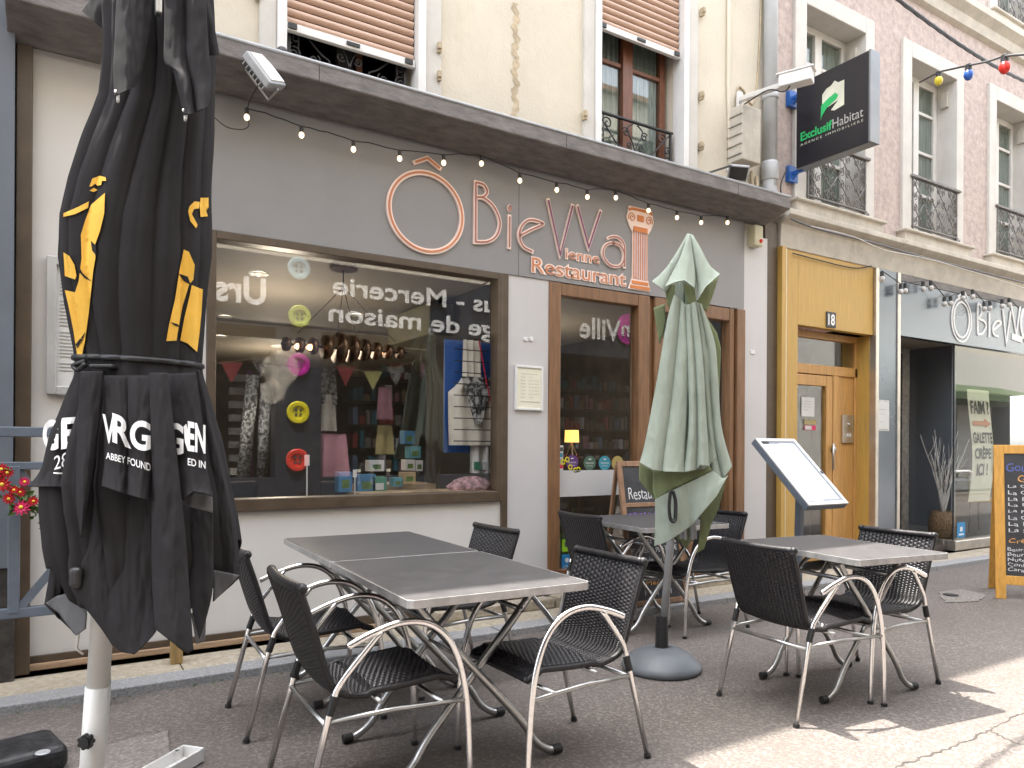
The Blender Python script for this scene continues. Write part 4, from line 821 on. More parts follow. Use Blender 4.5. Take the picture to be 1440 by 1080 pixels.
# ---------------------------------------------------------------- overhead cable, coloured bulbs
A = at(1225, -30, 3.2); B = at(1480, 130, 4.0); s = MB()
P = [A.lerp(B, i/40)+Vector((0, 0, -.10*math.sin(math.pi*min(1, max(0, i/40))))) for i in range(-60, 110)]
s.tube(P, .014, 6)
for k in range(3): s.tube([p+Vector((.016*math.cos(i*1.1+k*2.1), .0, .016*math.sin(i*1.1+k*2.1))) for i, p in enumerate(P)], .007, 5)
s.build('overhead_cable', 'cable', smooth=True, label='thick twisted black cable crossing the sky of the frame in front of the pink house', cat='cable', origin=tuple(A))
FL = thing('festoon_lights', 'string with yellow, blue and red bulbs hung from the pink house to the right', 'string lights', tuple(at(1295, 115, 4.5)))
c5 = [(1293, 116), (1320, 102), (1335, 98), (1362, 92), (1390, 86), (1413, 79), (1445, 76)]; P = [at(x, y, 4.5-.35*i) for i, (x, y) in enumerate(c5)]; s = MB(); s.tube(pathsm(P+[P[-1]+(P[-1]-P[-2])*k for k in (1, 2, 3)], 6), .009, 6); s.build('cord', 'cable', FL, smooth=True)
for i, m in ((1, 'bulb_yellow'), (3, 'bulb_blue'), (5, 'bulb_red')):
    p = P[i]; bb = MB().ball((p.x, p.y, p.z-.085), .04, 12, 8, (1, 1, 1.25)).build('bulb', m, FL, smooth=True); MB().lathe([(.028, 0), (.028, .06), (.012, .07)], 10, (p.x, p.y, p.z-.055)).build('socket', 'black_plastic', bb)
# ================================================================ grey house on the left
GB = thing('grey_building', 'blue grey shopfront wall of the neighbouring house at the left edge', 'building', (-3, 4.5, 0))
MB().box(-9, -.195, 4.50, 4.8, .62, 8.3).build('wall', 'bluegrey_paint', GB)
MB().box(-9, -.185, 4.52, 12, 8.3, 8.45).build('roof', 'tile_roof', GB)
MB().box(-9, -.185, 4.515, 4.8, .03, .62).build('plinth', 'dark_stone', GB, bevel=.01)
MB().box(-9, -.35, 4.485, 4.5, .98, 1.0).build('wall_joint', 'shadow_gap', GB)
s = MB(); s.box(-9, -8.8, 4.8, 12, 0, 8.3); s.box(-9, -.2, 12, 12.2, 0, 8.3); s.box(-.42, -.2, 4.8, 12, 0, 8.3); each(s, 'side_wall', 'bluegrey_paint', GB)
# railing
a = at(0, 607, 4.0); zt = a.z; zl_ = at(20, 655, 4.0).z; zb = at(20, 862, 4.0).z; xr_ = at(150, 600, 4.0).x
t = thing('street_railing', 'blue grey painted steel railing with a diagonal brace at the left edge', 'railing', (-.8, 4.0, .04))
s = MB(); s.bar((-2.4, 4.0, zt), (xr_, 4.0, zt), .05, .045); s.build('top_rail', 'rail_paint', t, bevel=.004)
s = MB(); s.bar((-2.4, 4.0, zl_), (xr_, 4.0, zl_), .04, .035); s.build('middle_rail', 'rail_paint', t, bevel=.004)
s = MB(); s.bar((-2.4, 4.0, zb), (xr_, 4.0, zb), .04, .045); s.build('bottom_rail', 'rail_paint', t, bevel=.004)
for x_ in (at(20, 700, 4.0).x, xr_-.0, -1.3, -2.4):
    s = MB(); s.bar((x_, 4.0, .0 if x_ in (xr_, -1.3, -2.4) else zb), (x_, 4.0, zl_ if x_ not in (xr_, -2.4) else zt), .045, .045, (0, 1, 0)); s.build('post', 'rail_paint', t, bevel=.004)
p = at(22, 850, 4.0); q = at(70, 803, 4.0); s = MB(); s.bar((p.x, 4.0, zb), (p.x+(q.x-p.x)*2.0, 4.0, zb+(q.z-p.z)*2.0+.06), .035, .035, (0, 1, 0)); s.bar((at(26, 655, 4.).x, 4., zl_), (at(44, 676, 4.).x, 4., zl_-.09), .02, .02, (0, 1, 0)); each(s, 'brace', 'rail_paint', t)
# flower garland on the railing
rr = random.Random(11); gl = [(-25, 640), (0, 664), (14, 688), (30, 700), (48, 712), (66, 722), (80, 727)]; P = pathsm([at(x, y, 3.93) for x, y in gl], 6)
t = thing('flower_garland', 'garland of red artificial daisies with green leaves draped over the left railing', 'garland', tuple(P[0]))
s = MB(); s.tube(P, .006, 6); s.build('stem', 'leaf', t)
lfm = None
for i in range(95):
    c = rr.choice(P)+Vector((rr.uniform(-.02, .02), rr.uniform(-.05, .0), rr.uniform(-.06, .045))); d = Vector((rr.uniform(-1, 1), rr.uniform(-1, .1), rr.uniform(-.8, .8))).normalized(); n = d.cross(Vector((rr.random(), rr.random(), rr.random()))).normalized(); k = d.cross(n); l = rr.uniform(.028, .05); w = l*.3
    s = MB(); s.add([c, c+d*l*.5+n*w+k*.004, c+d*l, c+d*l*.5-n*w+k*.004, c+d*l*.5-k*.006], [(0, 1, 4), (1, 2, 4), (2, 3, 4), (3, 0, 4)]); s.build('leaf', 'leaf', t)
for i, (fx, fy, fr) in enumerate(((2, 660, .030), (4, 681, .040), (13, 701, .030), (31, 714, .040), (34, 678, .026), (28, 692, .026), (77, 727, .046), (47, 705, .026), (-8, 668, .04), (10, 664, .03), (20, 690, .026))):
    c = at(fx, fy, 3.88); m_ = 'petal_pink' if i in (3, 4, 6) else 'petal'; ax = Vector((rr.uniform(-.4, .2), -1, rr.uniform(-.2, .4))).normalized(); u = ax.cross(Vector((0, 0, 1))).normalized(); v = ax.cross(u)
    s = MB()
    for ring, (nn, ro_, lift) in enumerate(((11, 1, 0), (9, .72, .006))):
        for k in range(nn):
            an = 2*math.pi*(k+ring*.5)/nn; e = u*math.cos(an)+v*math.sin(an); f_ = u*-math.sin(an)+v*math.cos(an)
            s.add([c+ax*lift, c+e*fr*.6*ro_+f_*fr*.17+ax*(.006+lift), c+e*fr*ro_+ax*(.003+lift), c+e*fr*.6*ro_-f_*fr*.17+ax*(.006+lift)], [(0, 1, 2, 3)])
    fl = s.build('flower', m_, t); MB().ball(tuple(c+ax*.011), fr*.22, 8, 6).build('flower_centre', 'stamen', fl, smooth=True)
# ================================================================ across the street (seen mirrored in the shop glass)
OB = thing('opposite_building', 'sunlit cream building with a dark haberdashery shopfront, seen mirrored in the shop windows', 'building', (5, YO, 0))
lo = opp(388, 500).x; hi = opp(452, 500).x
holes = [(lo-4.2, lo, .75, 3.05), (hi, hi+3.6, .75, 3.05), (hi+4.4, hi+8.5, .3, 3.05), (-9, -6, .6, 3)]
for k in range(-3, 9): holes.append((k*2.9-.1, k*2.9+1.0, 4.9, 6.7))
s = MB(); wall_cells(s, -14, 34, 4.15, 8.6, YO-.3, YO-.02, holes); s.build('wall', 'cream_render', OB)
s = MB(); wall_cells(s, -14, hi+9, 0, 4.15, YO-.3, YO, holes); s.build('shopfront', 'navy', OB)
s = MB(); wall_cells(s, hi+9, 34, 0, 4.15, YO-.3, YO-.01, [(24.5, 29, .5, 2.8), (14.5+3, 19.5+3, .5, 2.8)]); s.build('shopfront', 'white_render', OB)
for k in range(-3, 9):
    a = k*2.9-.1; casement(a, a+1.1, 4.9, 6.7, YO-.25, 'window_white', (.5,), OB, curt=False)
    for sd in (-1, 1):
        s = MB(); c0 = a-.42 if sd < 0 else a+1.12
        s.box(c0, c0+.4, YO-.02, YO+.02, 4.9, 6.7); sh = s.build('window_shutter', 'zinc_grey', OB); s = MB()
        for j in range(24): s.box(c0+.04, c0+.36, YO+.02, YO+.03, 4.98+j*.07, 5.02+j*.07)
        each(s, 'louvre', 'bluegrey_paint', sh)
MB().box(-14, 34, YO-9, YO-3, 0, 8.6).build('rear_block', 'room_wall', OB)
MB().box(-14, 34, YO-3, YO+.1, 8.6, 8.7).build('roof', 'tile_roof', OB)
MB().box(-14, 34, YO-3, YO, -.05, .04).build('floor', 'room_floor', OB)
MB().box(-14, 34, YO-3, YO-.3, 3.1, 3.15).build('ceiling', 'dark_room', OB)
# mirrored lettering: it faces the street, so it runs from +x to -x
def otext(tx, pxr, pxl, rx, by, cap, name, m='white_letter', bold=.02, parent=None):
    r_ = opp(pxr, by, YO+.05); l_ = opp(pxl, by, YO+.05); zb = opp(rx, by, YO+.05).z; zt = opp(rx, by-cap, YO+.05).z; y0, y1 = glyphs(tx, bold)[4:6]; k = (zt-zb)/.7
    g = MB(); text(g, tx, lambda a, b: (r_.x+(l_.x-r_.x)*a, YO+.05, zb+(y0+(y1-y0)*b)*k), bold); return g.build(name, m, parent)
OS = thing('haberdashery_sign', 'pale lettering on the dark shopfront across the street, read mirrored in the window', 'sign', (4, YO, 3.7))
otext('Ürsule', 374, 238, 362, 427, 36, 'lettering', parent=OS, bold=.03)
otext('Tissus - Mercerie', 756, 468, 620, 431, 24, 'lettering', parent=OS)
otext('Linge de maison', 738, 462, 594, 464, 24, 'lettering', parent=OS)
otext('Ville', 873, 815, 845, 477, 29, 'lettering', parent=OS)
p = opp(884, 463, YO+.03); rad = (opp(869, 463).x-opp(899, 463).x)/2; s = MB(); s.lathe([(.001, 0), (abs(rad)*1.1, 0), (abs(rad)*1.1, -.02)], 28, (p.x, p.y+.0, p.z), (0, 1, 0)); s.build('round_plate', 'magenta', OS); otext('en', 898, 874, 884, 473, 22, 'lettering', parent=OS)
for i, (x, y, m, lab) in enumerate(((420, 378, 'button_pale', 'pale blue giant button, topmost on the dark pillar across the street'), (421, 445, 'button_lime', 'lime giant button, second from the top on the dark pillar across the street'), (420, 513, 'magenta', 'magenta giant button in the middle of the dark pillar across the street'), (419, 580, 'button_yellow', 'yellow giant button, second from the bottom on the dark pillar across the street'), (418, 647, 'button_red', 'red giant button, lowest on the dark pillar across the street'))):
    p = opp(x, y, YO+.02); r_ = abs(opp(x-16, y).x-opp(x+16, y).x)/2; s = MB(); pf = [(.001, .015), (r_*.55, .015), (r_*.6, .03), (r_*.92, .03), (r_, .015), (r_, 0)]; s.lathe([(a, b) for a, b in pf], 32, p, (0, 1, 0))
    t = thing('giant_button', lab, 'button', tuple(p), 'giant buttons on the pillar across the street'); s.build('disc', m, t)
    for dx in (-.2, .2):
        for dz in (-.2, .2): h = MB(); h.lathe([(.001, .022), (r_*.12, .022), (r_*.12, .01)], 10, (p.x+dx*r_, p.y, p.z+dz*r_), (0, 1, 0)); h.build('hole', 'ink', t)
# window goods across the street
def roll(px0, py0, px1, py1, r, m, label):
    a = opp(px0, py0, YO-.45); b = opp(px1, py1, YO-.45); MB().tube([a, b], r, 14).build('fabric_roll', m, smooth=True, label=label, cat='fabric roll', origin=tuple(b))
roll(356, 528, 340, 690, .10, 'pattern_cloth', 'black and white patterned fabric roll leaning left of the dark pillar, seen mirrored')
roll(374, 540, 368, 690, .09, 'print_scarf', 'grey printed fabric roll right beside the black and white one, seen mirrored')
roll(384, 470, 385, 700, .03, 'lime', 'narrow lime green strip roll standing against the dark pillar, seen mirrored')
a = opp(330, 520, YO-.6); b = opp(352, 690, YO-.6); t = thing('ribbon_rack', 'tall rack of pale ribbon boxes with a purple stripe, seen mirrored in the window', 'rack', (a.x, a.y, .7))
MB().box(min(a.x, b.x)+.18, min(a.x, b.x)+.28, YO-.62, YO-.58, b.z, a.z).build('upright', 'purple', t)
for i in range(9):
    z = b.z+(a.z-b.z)*(i+.2)/9; MB().box(min(a.x, b.x)-.05, max(a.x, b.x)+.05, YO-.8, YO-.63, z, z+(a.z-b.z)/9*.5).build('ribbon_box', 'ink_soft', t)
rr = random.Random(9)
for xa, xb, nm in ((lo-2.6, lo-1.2, 'left'), (hi+.9, hi+2.3, 'right'), (hi+5., hi+7.5, 'far right')):
    t = thing('goods_shelf', 'dim shelf rack of small haberdashery goods, seen mirrored '+nm+' of the dark pillar', 'shelf', (xa, YO-1.2, .1))
    for k in range(6):
        z = .35+k*.42; MB().box(xa, xb, YO-1.5, YO-1.1, z, z+.025).build('shelf_board', 'room_floor', t); x_ = xa+.03
        while x_ < xb-.16:
            w_ = rr.uniform(.07, .15); MB().box(x_, x_+w_, YO-1.4, YO-1.15, z+.026, z+rr.uniform(.14, .34)).build('goods_box', rr.choice(['ink_soft', 'card_white', 'flag_red', 'flag_blue', 'olive_box', 'tan_wood', 'sticker_teal', 'flag_pink']), t); x_ += w_+rr.uniform(.01, .05)
# bunting
def bunting(pts, Yb, label, cols, step=.34, sz=.17):
    t = thing('bunting', label, 'bunting', tuple(opp(pts[0][0], pts[0][1], Yb))); P = pathsm([opp(x, y, Yb) for x, y in pts], 10); MB().tube(P, .008, 5).build('string', 'tan_wood', t); acc = 0; k = 0
    for p, q in zip(P, P[1:]):
        acc += (q-p).length
        if acc > step: acc = 0; MB().add([p+Vector((-sz, 0, 0)), p+Vector((sz, 0, 0)), p+Vector((0, .01, -sz*1.9))], [(0, 1, 2)]).build('pennant', cols[k % len(cols)], t); k += 1
bunting([(285, 514), (330, 508), (370, 502), (386, 500)], YO-.35, 'bunting of faded pennants left of the dark pillar, seen mirrored', ['flag_red', 'print_scarf', 'flag_pink'], .42)
bunting([(456, 500), (500, 520), (540, 520), (580, 510), (610, 512)], YO-.35, 'bunting of red, yellow and patterned pennants right of the dark pillar, seen mirrored', ['flag_red', 'flag_yellow', 'print_scarf', 'flag_pink', 'flag_red', 'print_scarf', 'flag_blue'], .42)
def hang(px, py, w, h, m, name, label, Y=YO-.5):
    p = opp(px, py, Y); s = MB(); s.grid(lambda a, b: (p.x-w/2*(1-.25*b)+w*(1-.25*b)*a, Y+.04*math.sin(a*9)*(1-b), p.z-h*(1-b)), 10, 6); s.build(name, m, smooth=True, label=label, cat='clothing', origin=tuple(p))
hang(462, 505, .3, .75, 'print_scarf', 'hanging_scarf', 'grey printed scarf hanging just right of the dark pillar, seen mirrored')
hang(462, 555, .28, .6, 'beige_cloth', 'hanging_scarf', 'beige scarf hanging below the printed one, seen mirrored')
hang(468, 610, .6, .7, 'flag_pink', 'hanging_cloth', 'dusty pink cloth hung low right of the dark pillar, seen mirrored')
hang(541, 598, .35, .5, 'gold_bag', 'shoulder_bag', 'golden bag hanging in the middle of the mirrored shop window')
hang(541, 545, .3, .55, 'flag_pink', 'backpack', 'pink flecked backpack hanging above the golden bag')
# green awning further along
s = MB(); a0, a1 = 17.2, 25; s.prism([(YO+.02, 3.15), (YO+1.5, 2.75), (YO+1.5, 2.55), (YO+.02, 2.55)], a0, a1, 'x'); s.build('awning', 'awning_green', label='green shop awning across the street mirrored in the creperie window', cat='awning', origin=(21, YO, 2.8))
# ================================================================ inside the restaurant
def dl(px, py, z, label):
    p = lev(px, py, z); u, v = uv(px, py); t = (z-CAM_H)/v; p = Vector((t*(FV.x+RV.x*u), t*(FV.y+RV.y*u), z))
    t = thing('ceiling_spot', label, 'ceiling light', tuple(p)); MB().lathe([(.001, -.004), (.052, -.004), (.052, 0)], 20, p).build('lens', 'spot_lit', t); MB().lathe([(.053, -.006), (.068, -.006), (.07, 0), (.053, 0)], 20, p).build('trim_ring', 'white_metal', t)
    return p
sp = []
for i, (x, y, lab) in enumerate(((365, 385, 'nearest of the round ceiling spots, above the Ü in the window'), (316, 445, 'ceiling spot at the left end of the restaurant window, under the mirrored letters'), (502, 443, 'ceiling spot between the mirrored words above the ring pendant'), (428, 470, 'ceiling spot above the left end of the ring pendant'), (340, 462, 'ceiling spot right of the one at the left end of the window'))):
    sp.append(dl(x, y, 2.555, lab))
for i, (x, y, lab) in enumerate(((389, 487, 'far ceiling spot beside the dark mirrored pillar'), (310, 473, 'far ceiling spot left of the fabric rolls'), (474, 497, 'left one of two far ceiling spots under the ring pendant'), (490, 500, 'right one of two far ceiling spots under the ring pendant'))):
    dl(x, y, 2.415, lab)
for i, p in enumerate((Vector((1.6, 6.3, 2.45)), Vector((4.2, 6.6, 2.45)), Vector((2.2, 9.0, 2.3)))):
    l = bpy.data.lights.new('ceiling_light', 'POINT'); l.energy = (4.5, 3.5, 4)[i]; l.color = (1, .86, .66); l.shadow_soft_size = .15; o = bpy.data.objects.new('ceiling_light', l); C.objects.link(o); o.location = p; o.location.z = 1.9
# ring pendant
p = Vector((1.63, 5.75, 2.3)); u, v = uv(483, 373); tt = (2.555-CAM_H)/v; cpn = Vector((tt*(FV.x+RV.x*u), tt*(FV.y+RV.y*u), 2.555)); PYy = cpn.y
t = thing('ring_pendant', 'pendant of copper coloured rings threaded on a bar with glowing bulbs in the restaurant window', 'pendant lamp', tuple(cpn))
MB().lathe([(.001, -.035), (.095, -.035), (.1, -.03), (.1, 0)], 24, cpn).build('ceiling_rose', 'copper', t, smooth=False)
e0 = at(395, 482, PYy); e1 = at(572, 498, PYy); zc = (e0.z+e1.z)/2
s = MB(); m0 = cpn+Vector((0, 0, -.16)); s.tube([cpn, m0], .005, 6)
for f_ in (.12, .42, .58, .9): s.tube([m0, Vector((e0.x+(e1.x-e0.x)*f_, PYy, zc+.08))], .0028, 5)
s.build('suspension_cord', 'cable', t)
MB().tube([(e0.x, PYy, zc), (e1.x, PYy, zc)], .008, 8).build('bar', 'iron', t)
for i in range(10):
    x_ = e0.x+(e1.x-e0.x)*(i+.4)/10; r_ = (.05, .055, .06, .085, .115, .10, .08, .065, .055, .045)[i]
    s = MB(); s.lathe([(r_, -.016), (r_+.003, 0), (r_, .016), (r_-.005, .015), (r_-.004, 0), (r_-.005, -.015), (r_, -.016)], 32, (x_, PYy, zc), (1, .16, 0)); s.build('ring', 'copper', t, smooth=True)
for x_, e_ in ((e0.x+.13*(e1.x-e0.x), 1), (e0.x+.22*(e1.x-e0.x), 1), (e0.x+.76*(e1.x-e0.x), .6)): MB().ball((x_, PYy, zc-.01), .022, 10, 8, (1.5, 1, 1)).build('bulb', 'glow_lit', t, smooth=True)
# air conditioner
a = at(560, 440, 6.2); b = at(702, 440, 6.2)
t = thing('air_conditioner', 'beige ceiling air conditioner box with a dark louvred grille in the restaurant', 'air conditioner', (b.x-.3, 6, 2.3)); MB().box(a.x+.1, b.x+.05, 5.75, 6.7, 2.22, 2.5).build('housing', 'olive_box', t, bevel=.02)
MB().box(b.x-.38, b.x-.0, 5.742, 5.75, 2.27, 2.46).build('grille', 'ink', t); s = MB()
for i in range(7): s.box(b.x-.37, b.x-.01, 5.735, 5.741, 2.285+i*.025, 2.293+i*.025)
each(s, 'louvre', 'tan_wood', t)
# goods in the right part of the window
a = at(632, 475, 4.85); b = at(701, 600, 4.85)
MB().box(a.x, b.x+.05, 4.93, 4.94, b.z-.2, a.z).build('poster', 'blue_poster', label='blue poster behind the apron display in the right of the shop window', cat='poster', origin=(a.x, 4.93, a.z))
t = thing('apron_display', 'cream apron with printed scarf on a wire grid, right in the shop window', 'clothing display', (a.x+.2, 4.85, 1.2))
tp = at(660, 478, 4.85); bt_ = at(640, 626, 4.85); x0, x1 = at(634, 560, 4.85).x, at(698, 560, 4.85).x; xm = (x0+x1)/2
def apr(a_, b_): w = .5*(x1-x0)*(1.0 if b_ < .5 else 1-.6*((b_-.5)/.14 if b_ < .64 else 1)**.8); return (xm-.01+(a_*2-1)*w, 4.86+.015*math.sin(a_*17+b_*3), bt_.z+(tp.z-bt_.z)*b_)
s = MB(); s.grid(apr, 30, 20); s.build('apron', 'beige_cloth', t, smooth=True)
s = MB(); s.grid(lambda a_, b_: (xm+.03+(a_-.5)*.24*(.25+b_), 4.83+.01*math.sin(a_*20), at(660, 598, 4.85).z+(at(660, 530, 4.85).z-at(660, 598, 4.85).z)*b_), 12, 10); s.build('scarf', 'print_scarf', t, smooth=True)
s = MB(); zz0, zz1 = bt_.z+.03, tp.z
for i in range(10): z = zz0+(zz1-zz0)*i/9; s.tube([(x0-.0, 4.80, z), (x1+.0, 4.80, z)], .004, 5)
s.build('wire_grid', 'iron', t); MB().tube([(xm+.02, 4.815, tp.z), (xm+.09, 4.815, tp.z-.32), (xm+.16, 4.815, bt_.z+.2), (xm+.17, 4.815, bt_.z)], .006, 6).build('red_strap', 'red_trim', t)
s = MB(); s.grid(lambda a_, b_: (x1-.20+.2*a_, 4.9+.02*math.sin(a_*15), at(690, 665, 4.9).z+.55*b_), 14, 4); s.build('white_towel', 'white_cloth', label='white cloth hanging behind the lower right of the apron display', cat='cloth', smooth=True, origin=(x1, 4.9, 1))
a = at(634, 692, 4.86); b = at(692, 668, 4.86); s = MB(); c = Vector(((a.x+b.x)/2, 4.87, a.z+.035)); w = (b.x-a.x)/2
def fold(a_, b_):
    th = a_*2*math.pi; ph = (b_-.5)*math.pi; r_ = 1+.12*math.sin(th*5+b_*9)+.08*math.sin(th*11)
    return (c.x+w*math.cos(ph)*math.cos(th)*r_, c.y+.11*math.cos(ph)*math.sin(th)*r_, c.z+.07*math.sin(ph)+.012*math.sin(th*7+b_*14))
s.grid(fold, 48, 18, True); s.build('folded_blanket', 'pink_cloth', smooth=True, label='crumpled pink and white blanket on the sill in the right corner of the shop window', cat='blanket', origin=tuple(c))
for i, (x, y, m, lab) in enumerate(((671, 655, 'card_green', 'small green card box on top of the pink blanket'), (682, 655, 'card_white', 'small pale card box beside the green one on the pink blanket'))):
    q = at(x, y, 4.9); MB().box(q.x-.025, q.x+.02, 4.88, 4.93, q.z-.03, q.z+.03).build('card_box', m, label=lab, cat='box', origin=tuple(q))
MB().box(1.75, 2.72, 4.74, 5.05, .9, .925).build('window_shelf', 'tan_wood', label='pale wooden shelf along the foot of the shop window, under the blanket', cat='shelf', origin=(1.7, 4.9, .9))
bx_ = [(486, 678, 'card_blue', 20, 30, 'blue card box with a green foot at the left of the counter'), (516, 680, 'card_blue', 26, 28, 'bright blue card box second on the counter'), (534, 682, 'card_green', 22, 24, 'green and white card box third on the counter'), (560, 678, 'card_teal', 14, 14, 'small teal card box right of the white tub'), (576, 615, 'card_blue', 18, 22, 'navy card box, topmost of the stack under the parasol reflection'), (584, 636, 'card_teal', 20, 20, 'light teal card box second from the top of the stack'), (577, 654, 'card_white', 16, 18, 'white card box with a dark print in the stack'), (590, 655, 'card_white', 12, 18, 'narrow white card box right in the stack'), (576, 672, 'tan_wood', 20, 18, 'greyish box at the foot of the stack'), (530, 655, 'card_white', 24, 18, 'pale round lidded tub seen on the counter')]
for x, y, m, w, h, lab in bx_:
    q = at(x, y, 5.0 if y > 670 else 5.3); kx = .0058*w/1.15; kz = .0052*h/1.1; t = thing('card_box', lab, 'box', (q.x, q.y, q.z-kz/2)); MB().box(q.x-kx/2, q.x+kx/2, q.y, q.y+.09, q.z-kz/2, q.z+kz/2).build('carton', m, t, bevel=.003)
    MB().box(q.x-kx*.28, q.x+kx*.28, q.y-.002, q.y, q.z-kz*.3, q.z+kz*.12).build('printed_label', 'leaf' if m != 'card_green' else 'paper', t)
for i, (x, y) in enumerate(((504, 672), (523, 670), (546, 671))):
    q = at(x, y, 4.95); t = thing('jar', ('left', 'middle', 'right')[i]+' one of three small clear jars with pale lids on the counter', 'jar', tuple(q)); MB().lathe([(.001, -.06), (.018, -.06), (.018, .02), (.012, .03), (.012, .04)], 14, q).build('body', 'clear_plastic', t, smooth=True); MB().lathe([(.015, .04), (.015, .06), (.001, .06)], 14, q).build('lid', 'paper_cream', t)
s = MB(); s.box(1.9, 2.5, 5.15, 5.5, .1, .96); s.build('counter', 'tan_wood', label='low wooden counter behind the middle of the shop window', cat='counter', origin=(2.2, 5.3, .1))
indoor_chair(2.0, 5.6, 'dark_room', 'dark chair inside the restaurant at the middle of the window', 150)
indoor_chair(1.2, 5.5, 'dark_room', 'dark chair inside the restaurant near the left of the window', 30); indoor_table(.9, 6.6, 'dark table inside the restaurant set with glasses, left of the window', 'dark_room'); indoor_table(4.0, 7.4, 'dark table inside the restaurant beyond the glass door', 'dark_room')
# table lamp and stickers behind the door glass
q = at(804, 637, 5.0); t = thing('table_lamp', 'small tripod table lamp with a glowing yellow square shade behind the door glass', 'table lamp', tuple(q))
zt_, zb_ = at(804, 605, 5.0).z, at(804, 622, 5.0).z; s = MB(); s.lathe([(.062, zb_), (.058, zt_)], 24, (q.x, 5.0, 0)); s.build('shade', 'lamp_lit', t, smooth=False)
s = MB()
for k in range(3): s.tube([(q.x, 5.0, zb_), (q.x+.05*math.cos(k*2.1), 5+.05*math.sin(k*2.1), q.z-.02)], .006, 6)
each(s, 'tripod', 'tan_wood', t); MB().box(q.x-.25, q.x+.25, 4.85, 5.2, q.z-.05, q.z-.02).build('glass_shelf', 'window_glass', label='glass shelf under the yellow table lamp', cat='shelf', origin=tuple(q))
for i, (x, y, m, tx, lab) in enumerate(((804, 650, 'sticker_violet', '2016', 'violet oval award sticker, leftmost on the door glass'), (829, 651, 'sticker_olive', 'Guide', 'dark green oval award sticker, second on the door glass'), (850, 651, 'sticker_teal', '2015', 'teal oval award sticker, third on the door glass'), (868, 651, 'sticker_gold', '', 'gold oval award sticker half behind the chalkboard'))):
    q = at(x, y, 4.655); s = MB(); s.add([(q.x+.062*math.cos(a*.2618), 4.652, q.z+.058*math.sin(a*.2618)) for a in range(24)], [tuple(range(24))]); t = s.build('sticker', m, label=lab, cat='sticker', origin=tuple(q))
    if tx: s = MB(); flat_text(s, 'Restaurant', q.x-.04, q.x+.04, q.z-.008, q.z+.010, 4.649); s.box(q.x-.012, q.x+.012, 4.649, 4.650, q.z+.025, q.z+.035); s.box(q.x-.03, q.x+.03, 4.649, 4.650, q.z-.025, q.z-.022); s.build('print', 'chalk', t)
s = MB(); q = at(789, 648, 4.65); t = thing('sticker', 'tall narrow strip of small payment card stickers on the left edge of the door glass', 'sticker', tuple(q)); MB().box(q.x-.02, q.x+.02, 4.650, 4.654, q.z-.12, q.z+.12).build('strip', 'paper', t)
for i, m in enumerate(('sticker_blue', 'red_trim', 'ink_soft', 'sticker_teal', 'ink')): MB().box(q.x-.016, q.x+.016, 4.647, 4.6495, q.z-.105+i*.045, q.z-.075+i*.045).build('card_logo', m, t)
q = at(806, 655, 4.649); s = MB(); rr = random.Random(2)
for k, (dx, dz) in enumerate(((-.10, .03), (-.06, .05), (-.03, -.01), (.02, -.035), (.05, -.03))): s.ribbon([(q.x+dx+.018*math.cos(a*.9), q.z+dz+.018*math.sin(a*.9)) for a in range(8)], .009, 4.645, 4.647)
s.build('window_drawing', 'button_yellow', label='yellow hand drawn loops across the violet sticker on the door glass', cat='drawing', origin=tuple(q))
q = at(795, 733, 4.648)
def stk(x, y, w, h, m, lab, tx):
    q = at(x, y, 4.648); t = thing('sticker', lab, 'sticker', tuple(q)); MB().box(q.x-w/2, q.x+w/2, 4.648, 4.652, q.z-h/2, q.z+h/2).build('sheet', m, t); s = MB()
    if tx: flat_text(s, tx, q.x-w*.38, q.x+w*.38, q.z-h*.2, q.z-h*.05, 4.6465); s.add([(q.x+w*.2*math.cos(a*.5236), 4.6465, q.z+h*.2+w*.2*math.sin(a*.5236)) for a in range(12)], [tuple(range(12))]); s.build('print', 'white_letter', t)
    else: s.box(q.x-w*.25, q.x+w*.3, 4.6455, 4.6465, q.z-h*.1, q.z+h*.3); s.build('print', 'ink', t)
stk(797, 767, .085, .095, 'sticker_green', 'lime green square sticker low on the door glass', ''); stk(797, 793, .095, .15, 'sticker_blue', 'blue sticker with a white badge reading La Région below the green one', 'La Région')
for lab, px in (('tuft of tall grass leaves behind the foot of the left door pane', 793), ('second grass tuft inside the door glass right of the first', 806)):
    q = at(px, 745, 4.85); s = MB(); rr = random.Random(px)
    for k in range(34):
        a = rr.uniform(0, 6.28); l = rr.uniform(.25, .5); d = Vector((math.cos(a)*.35, math.sin(a)*.2, 1)).normalized(); b0 = Vector((q.x+rr.uniform(-.04, .04), 4.85+rr.uniform(-.03, .03), .35)); b1 = b0+d*l*.6; b2 = b1+(d+Vector((math.cos(a)*.7, 0, -.3))).normalized()*l*.4; w = .005
        s.add([b0+Vector((-w, 0, 0)), b0+Vector((w, 0, 0)), b1+Vector((w, 0, 0)), b1+Vector((-w, 0, 0)), b2], [(0, 1, 2, 3), (3, 2, 4)])
    t = thing('potted_grass', lab, 'plant', (q.x, 4.85, .1)); s.build('foliage', 'grass_leaf', t); MB().lathe([(.05, .1), (.07, .35), (.06, .35), (.055, .33), (.001, .33)], 16, (q.x, 4.85, 0)).build('pot', 'zinc_grey', t)
